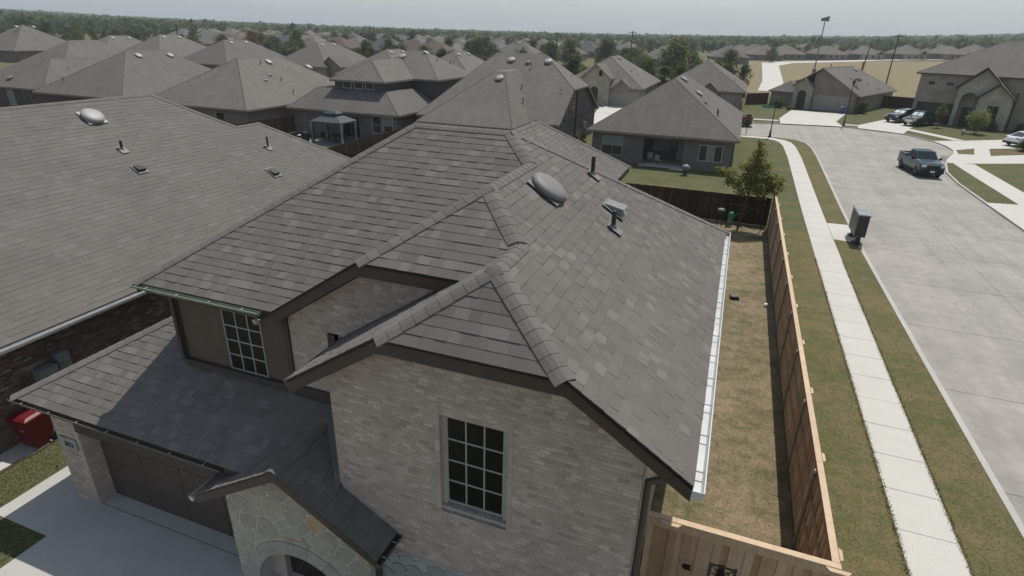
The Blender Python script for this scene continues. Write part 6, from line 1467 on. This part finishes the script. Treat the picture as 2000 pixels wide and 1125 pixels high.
for i, (x, y, h, w, mt, lb) in enumerate(TL): tree(lb, x, y, h, w, mt, 'tall' if h/w > 1.1 else 'round', i % 2)
# tree line along the fence behind the houses across the street, and scattered yard trees beyond
R_ = random.Random(21)
for k in range(30):
    x = -96+k*3.3+R_.uniform(-1,1); y = 138+R_.uniform(0,14); tree('dark bushy tree in the line along the fence behind the far side street', x, y, R_.uniform(4.2,7.2), R_.uniform(4.5,7.5), R_.choice(['leaf_dark','leaf_dark','leaf_mid']), R_.choice(['round','bush','tall']), R_.randrange(2), group='trees along the fence line')
for k in range(44):
    x = -330+k*5.3+R_.uniform(-3,3); y = 160+R_.uniform(0,40); tree('tree in the broken line behind the left rows of roofs', x, y, R_.uniform(4.5,8), R_.uniform(5,9), R_.choice(['leaf_dark','leaf_mid','leaf_mid','leaf_olive']), R_.choice(['round','bush']), R_.randrange(2), group='trees behind the left rows')
for k in range(110):
    y = R_.uniform(205, 470); x = R_.uniform(-.95*y, .12*y-60); tree('yard tree scattered among the distant roofs', x, y, R_.uniform(5,9), R_.uniform(6,11), R_.choice(['leaf_dark','leaf_mid','leaf_olive']), 'round', R_.randrange(2), group='yard trees among distant roofs')
for k in range(70):
    t = R_.random(); x = -5+t*260; y = 372+t*130+R_.uniform(0,110); tree('tree behind the long grey fence past the dry field', x, y, R_.uniform(6,10), R_.uniform(7,12), R_.choice(['leaf_dark','leaf_mid','leaf_mid','leaf_olive']), 'round', R_.randrange(2), group='trees beyond the dry field')

# ------------------------------------------------------------------ distant houses and woods
def far_house_mesh(i, w, d, wm, rm):
    m = MB()
    for p in hip(-w/2,w/2,-d/2,d/2,2.9,.6): m.slab(p, .25, 0, 1)
    if i % 3 == 0:
        for p in gable(w*.05,w*.42,-d/2-1,-1,2.9,.8): m.slab(p, .2, 0, 1)
    m.box(-w/2+.5,w/2-.5,-d/2+.5,d/2-.5,0,2.75,2)
    for x in (-w*.28, 0, w*.25):
        m.box(x-.7,x+.7,-d/2+.47,-d/2+.5,.9,2.3,3)
    for y in (-3,3): m.box(w/2-.5,w/2-.47,y-.6,y+.6,.9,2.3,3)
    for k in (-1,1): m.lathe([(.4,0),(.42,.25),(0,.35)], 8, Matrix.Translation((.6,k*2.5,2.9+.6*(w/2-.9))), 4)
    me = m.mesh('house'); setmats(me, [rm, 'fascia_tan', wm, 'glass_house', 'vent_light']); return me
FH = [far_house_mesh(0,15,18,'brick_tan','roof_plain'), far_house_mesh(1,17,15,'brick_grey','roof_plain'), far_house_mesh(2,14,20,'brick_pinkish','roof_tan'), far_house_mesh(3,16,17,'siding_tan','roof_plain'), far_house_mesh(4,15,17,'brick_tan','roof_slate'), far_house_mesh(5,18,14,'brick_pinkish','roof_brown')]
FHL = ['pale brick house with a grey hipped roof in the distant subdivision', 'grey brick house with a wide grey roof in the distant subdivision', 'house with a tan roof in the distant subdivision', 'tan sided house with a front gable in the distant subdivision', 'house with a slate coloured roof in the distant subdivision', 'low house with a brown roof in the distant subdivision']
def far_house(x, y, rz=0, k=None, label=None):
    k = R_.randrange(6) if k is None else k; o = bpy.data.objects.new('house', FH[k]); COL.objects.link(o); o.location = (x, y, tz(x, y)-.05); o.rotation_euler = (0,0,rz)
    tag(o, label or FHL[k], 'house', None if label else 'distant subdivision houses')
for row, y in enumerate((204, 226, 258, 281, 312, 336, 372, 398, 440, 470)):
    x0 = -1.02*y-20; x1 = -62 if y < 330 else -.10*y
    x = x0
    while x < x1:
        if R_.random() < (.74 if x < -110 else .5): far_house(x+R_.uniform(-1.5,1.5), y+R_.uniform(-2.5,2.5), R_.choice((0,0,PI/2,PI)))
        x += 17.5
ang = math.atan2(80, 124)
for j in range(3):
    for i in range(10):
        x = -2+i*21.5+R_.uniform(-2,2)+j*7; y = 362+i*13.9+j*36+R_.uniform(-2,2)
        if j == 0 or R_.random() < .55: far_house(x, y, ang, [0,1,2,0,3,2,0,4,0,1][i] if j == 0 else None)
far_house(-140, 226, 0, 4, 'slate roofed house right behind the gabled hipped roof'); far_house(-96, 262, 0, 0, 'pale tan house between trees above the two storey house'); far_house(-74, 268, PI/2, 5, 'brown roofed house above the tall sweeping roof')
for x, y, lb in ((-30, 250, 'grey house behind the largest grey green tree'), (-8, 300, 'grey roofed house left of the dry field tree'), (8, 352, 'grey house behind the lone round tree')): far_house(x, y, .2, 1, lb)
def woods():
    g = np.random.default_rng(5); V = []; NQ = 0
    def batch(n, dmin, dmax, amin, amax, quads, wmin, wmax, hmin, hmax, pw=1.0):
        a = np.radians(g.uniform(amin, amax, n)); D = dmin+(dmax-dmin)*g.random(n)**pw; X = np.sin(a)*D; Y = np.cos(a)*D
        Z = np.array([tz(x, y) for x, y in zip(X, Y)]); w = g.uniform(wmin, wmax, n); h = g.uniform(hmin, hmax, n)
        d = g.normal(size=(n, quads, 3)); d /= np.linalg.norm(d, axis=2)[:,:,None]; rr = g.random((n, quads, 1))**.4
        c = np.stack([X, Y, Z+h*.52], 1)[:,None,:]; p = c+d*rr*np.stack([w*.5, w*.5, h*.48], 1)[:,None,:]
        nr = d*.6+g.normal(size=d.shape)*.5+np.array([0,-.1,.3]); nr /= np.linalg.norm(nr, axis=2)[:,:,None]
        t = np.cross(nr, g.normal(size=d.shape)); t /= np.linalg.norm(t, axis=2)[:,:,None]; b = np.cross(nr, t); s_ = (w[:,None,None]*g.uniform(.16,.3,(n,quads,1)))
        V.append(np.stack([p-t*s_, p-b*s_*.8, p+t*s_, p+b*s_*.8], 2).reshape(-1,3))
    batch(900, 470, 760, -78, 34, 34, 8, 13, 6, 11)
    batch(2600, 620, 1300, -78, 36, 20, 9, 15, 6, 11, .8)
    batch(5200, 1100, 2900, -80, 38, 14, 12, 24, 7, 12, .8)
    v = np.concatenate(V); n = len(v)//4
    me = bpy.data.meshes.new('distant_woods'); me.vertices.add(4*n); me.vertices.foreach_set('co', v.ravel()); me.loops.add(4*n); me.loops.foreach_set('vertex_index', np.arange(4*n, dtype=np.int32))
    me.polygons.add(n); me.polygons.foreach_set('loop_start', np.arange(0,4*n,4,dtype=np.int32)); me.polygons.foreach_set('loop_total', np.full(n,4,dtype=np.int32)); me.update(calc_edges=True); setmats(me, 'leaf_wood')
    o = bpy.data.objects.new('distant_woods', me); COL.objects.link(o); o['kind'] = 'stuff'
woods()
# ------------------------------------------------------------------ grass blades near the camera
islandramp('blade_dry', [(0, (.15,.14,.065)), (.4, (.27,.21,.12)), (.8, (.36,.28,.17)), (1, (.42,.34,.22))], .9, .1, .6, .25, 0, 0)
islandramp('blade_green', [(0, (.08,.095,.035)), (.6, (.14,.14,.06)), (1, (.24,.2,.1))], .9, .1, .6, .25, 0, 0)
def blades(name, regions, n, mat, hmax, seed):
    g = np.random.default_rng(seed); P = []; tot = sum((r[1]-r[0])*(r[3]-r[2]) for r in regions)
    for x0, x1, y0, y1 in regions:
        k = int(n*(x1-x0)*(y1-y0)/tot); y = y0+(y1-y0)*g.random(k)**1.5; P.append(np.stack([g.uniform(x0,x1,k), y, np.full(k,.004)], 1))
    p = np.concatenate(P); k = len(p); a = g.uniform(0, 2*np.pi, k); w = g.uniform(.006,.013,k); h = g.uniform(.3,1,k)*hmax; l = g.normal(size=(k,2))*h[:,None]*.7
    dx = np.stack([np.cos(a)*w, np.sin(a)*w, np.zeros(k)], 1); v = np.stack([p-dx, p+dx, p+np.stack([l[:,0], l[:,1], h], 1)], 1).reshape(-1,3)
    me = bpy.data.meshes.new(name); me.from_pydata(v.tolist(), [], np.arange(3*k).reshape(-1,3).tolist()); setmats(me, mat); o = bpy.data.objects.new(name, me); COL.objects.link(o); o['kind'] = 'stuff'
blades('grass', [(-.2,2.9,8.4,27)], 16000, 'blade_dry', .028, 1)
blades('grass', [(3.1,5.34,8,24),(6.7,8.2,8,24)], 16000, 'blade_green', .028, 2)
blades('grass', [(5.27,5.41,8,34),(6.63,6.76,8,34)], 9000, 'blade_green', .05, 6)
blades('grass', [(-16.6,-15.35,4.5,9),(-15.3,-13.45,3.5,5.6)], 9000, 'blade_green', .05, 3)

# ------------------------------------------------------------------ summer haze
def haze():
    m = bpy.data.materials.new('haze'); m.use_nodes = True; nt = m.node_tree; nt.nodes.remove(nt.nodes['Principled BSDF'])
    v = nt.nodes.new('ShaderNodeVolumePrincipled'); v.inputs['Density'].default_value = HAZE; v.inputs['Color'].default_value = (.86, .92, .97, 1); v.inputs['Anisotropy'].default_value = .2
    nt.links.new(v.outputs[0], nt.nodes['Material Output'].inputs['Volume'])
    b = MB(); b.box(-4150, 4150, -650, 4150, -1.5, 90); me = b.mesh('haze', uv=False); me.materials.append(m)
    o = bpy.data.objects.new('haze', me); COL.objects.link(o); o['kind'] = 'stuff'
HAZE = .0003
haze()
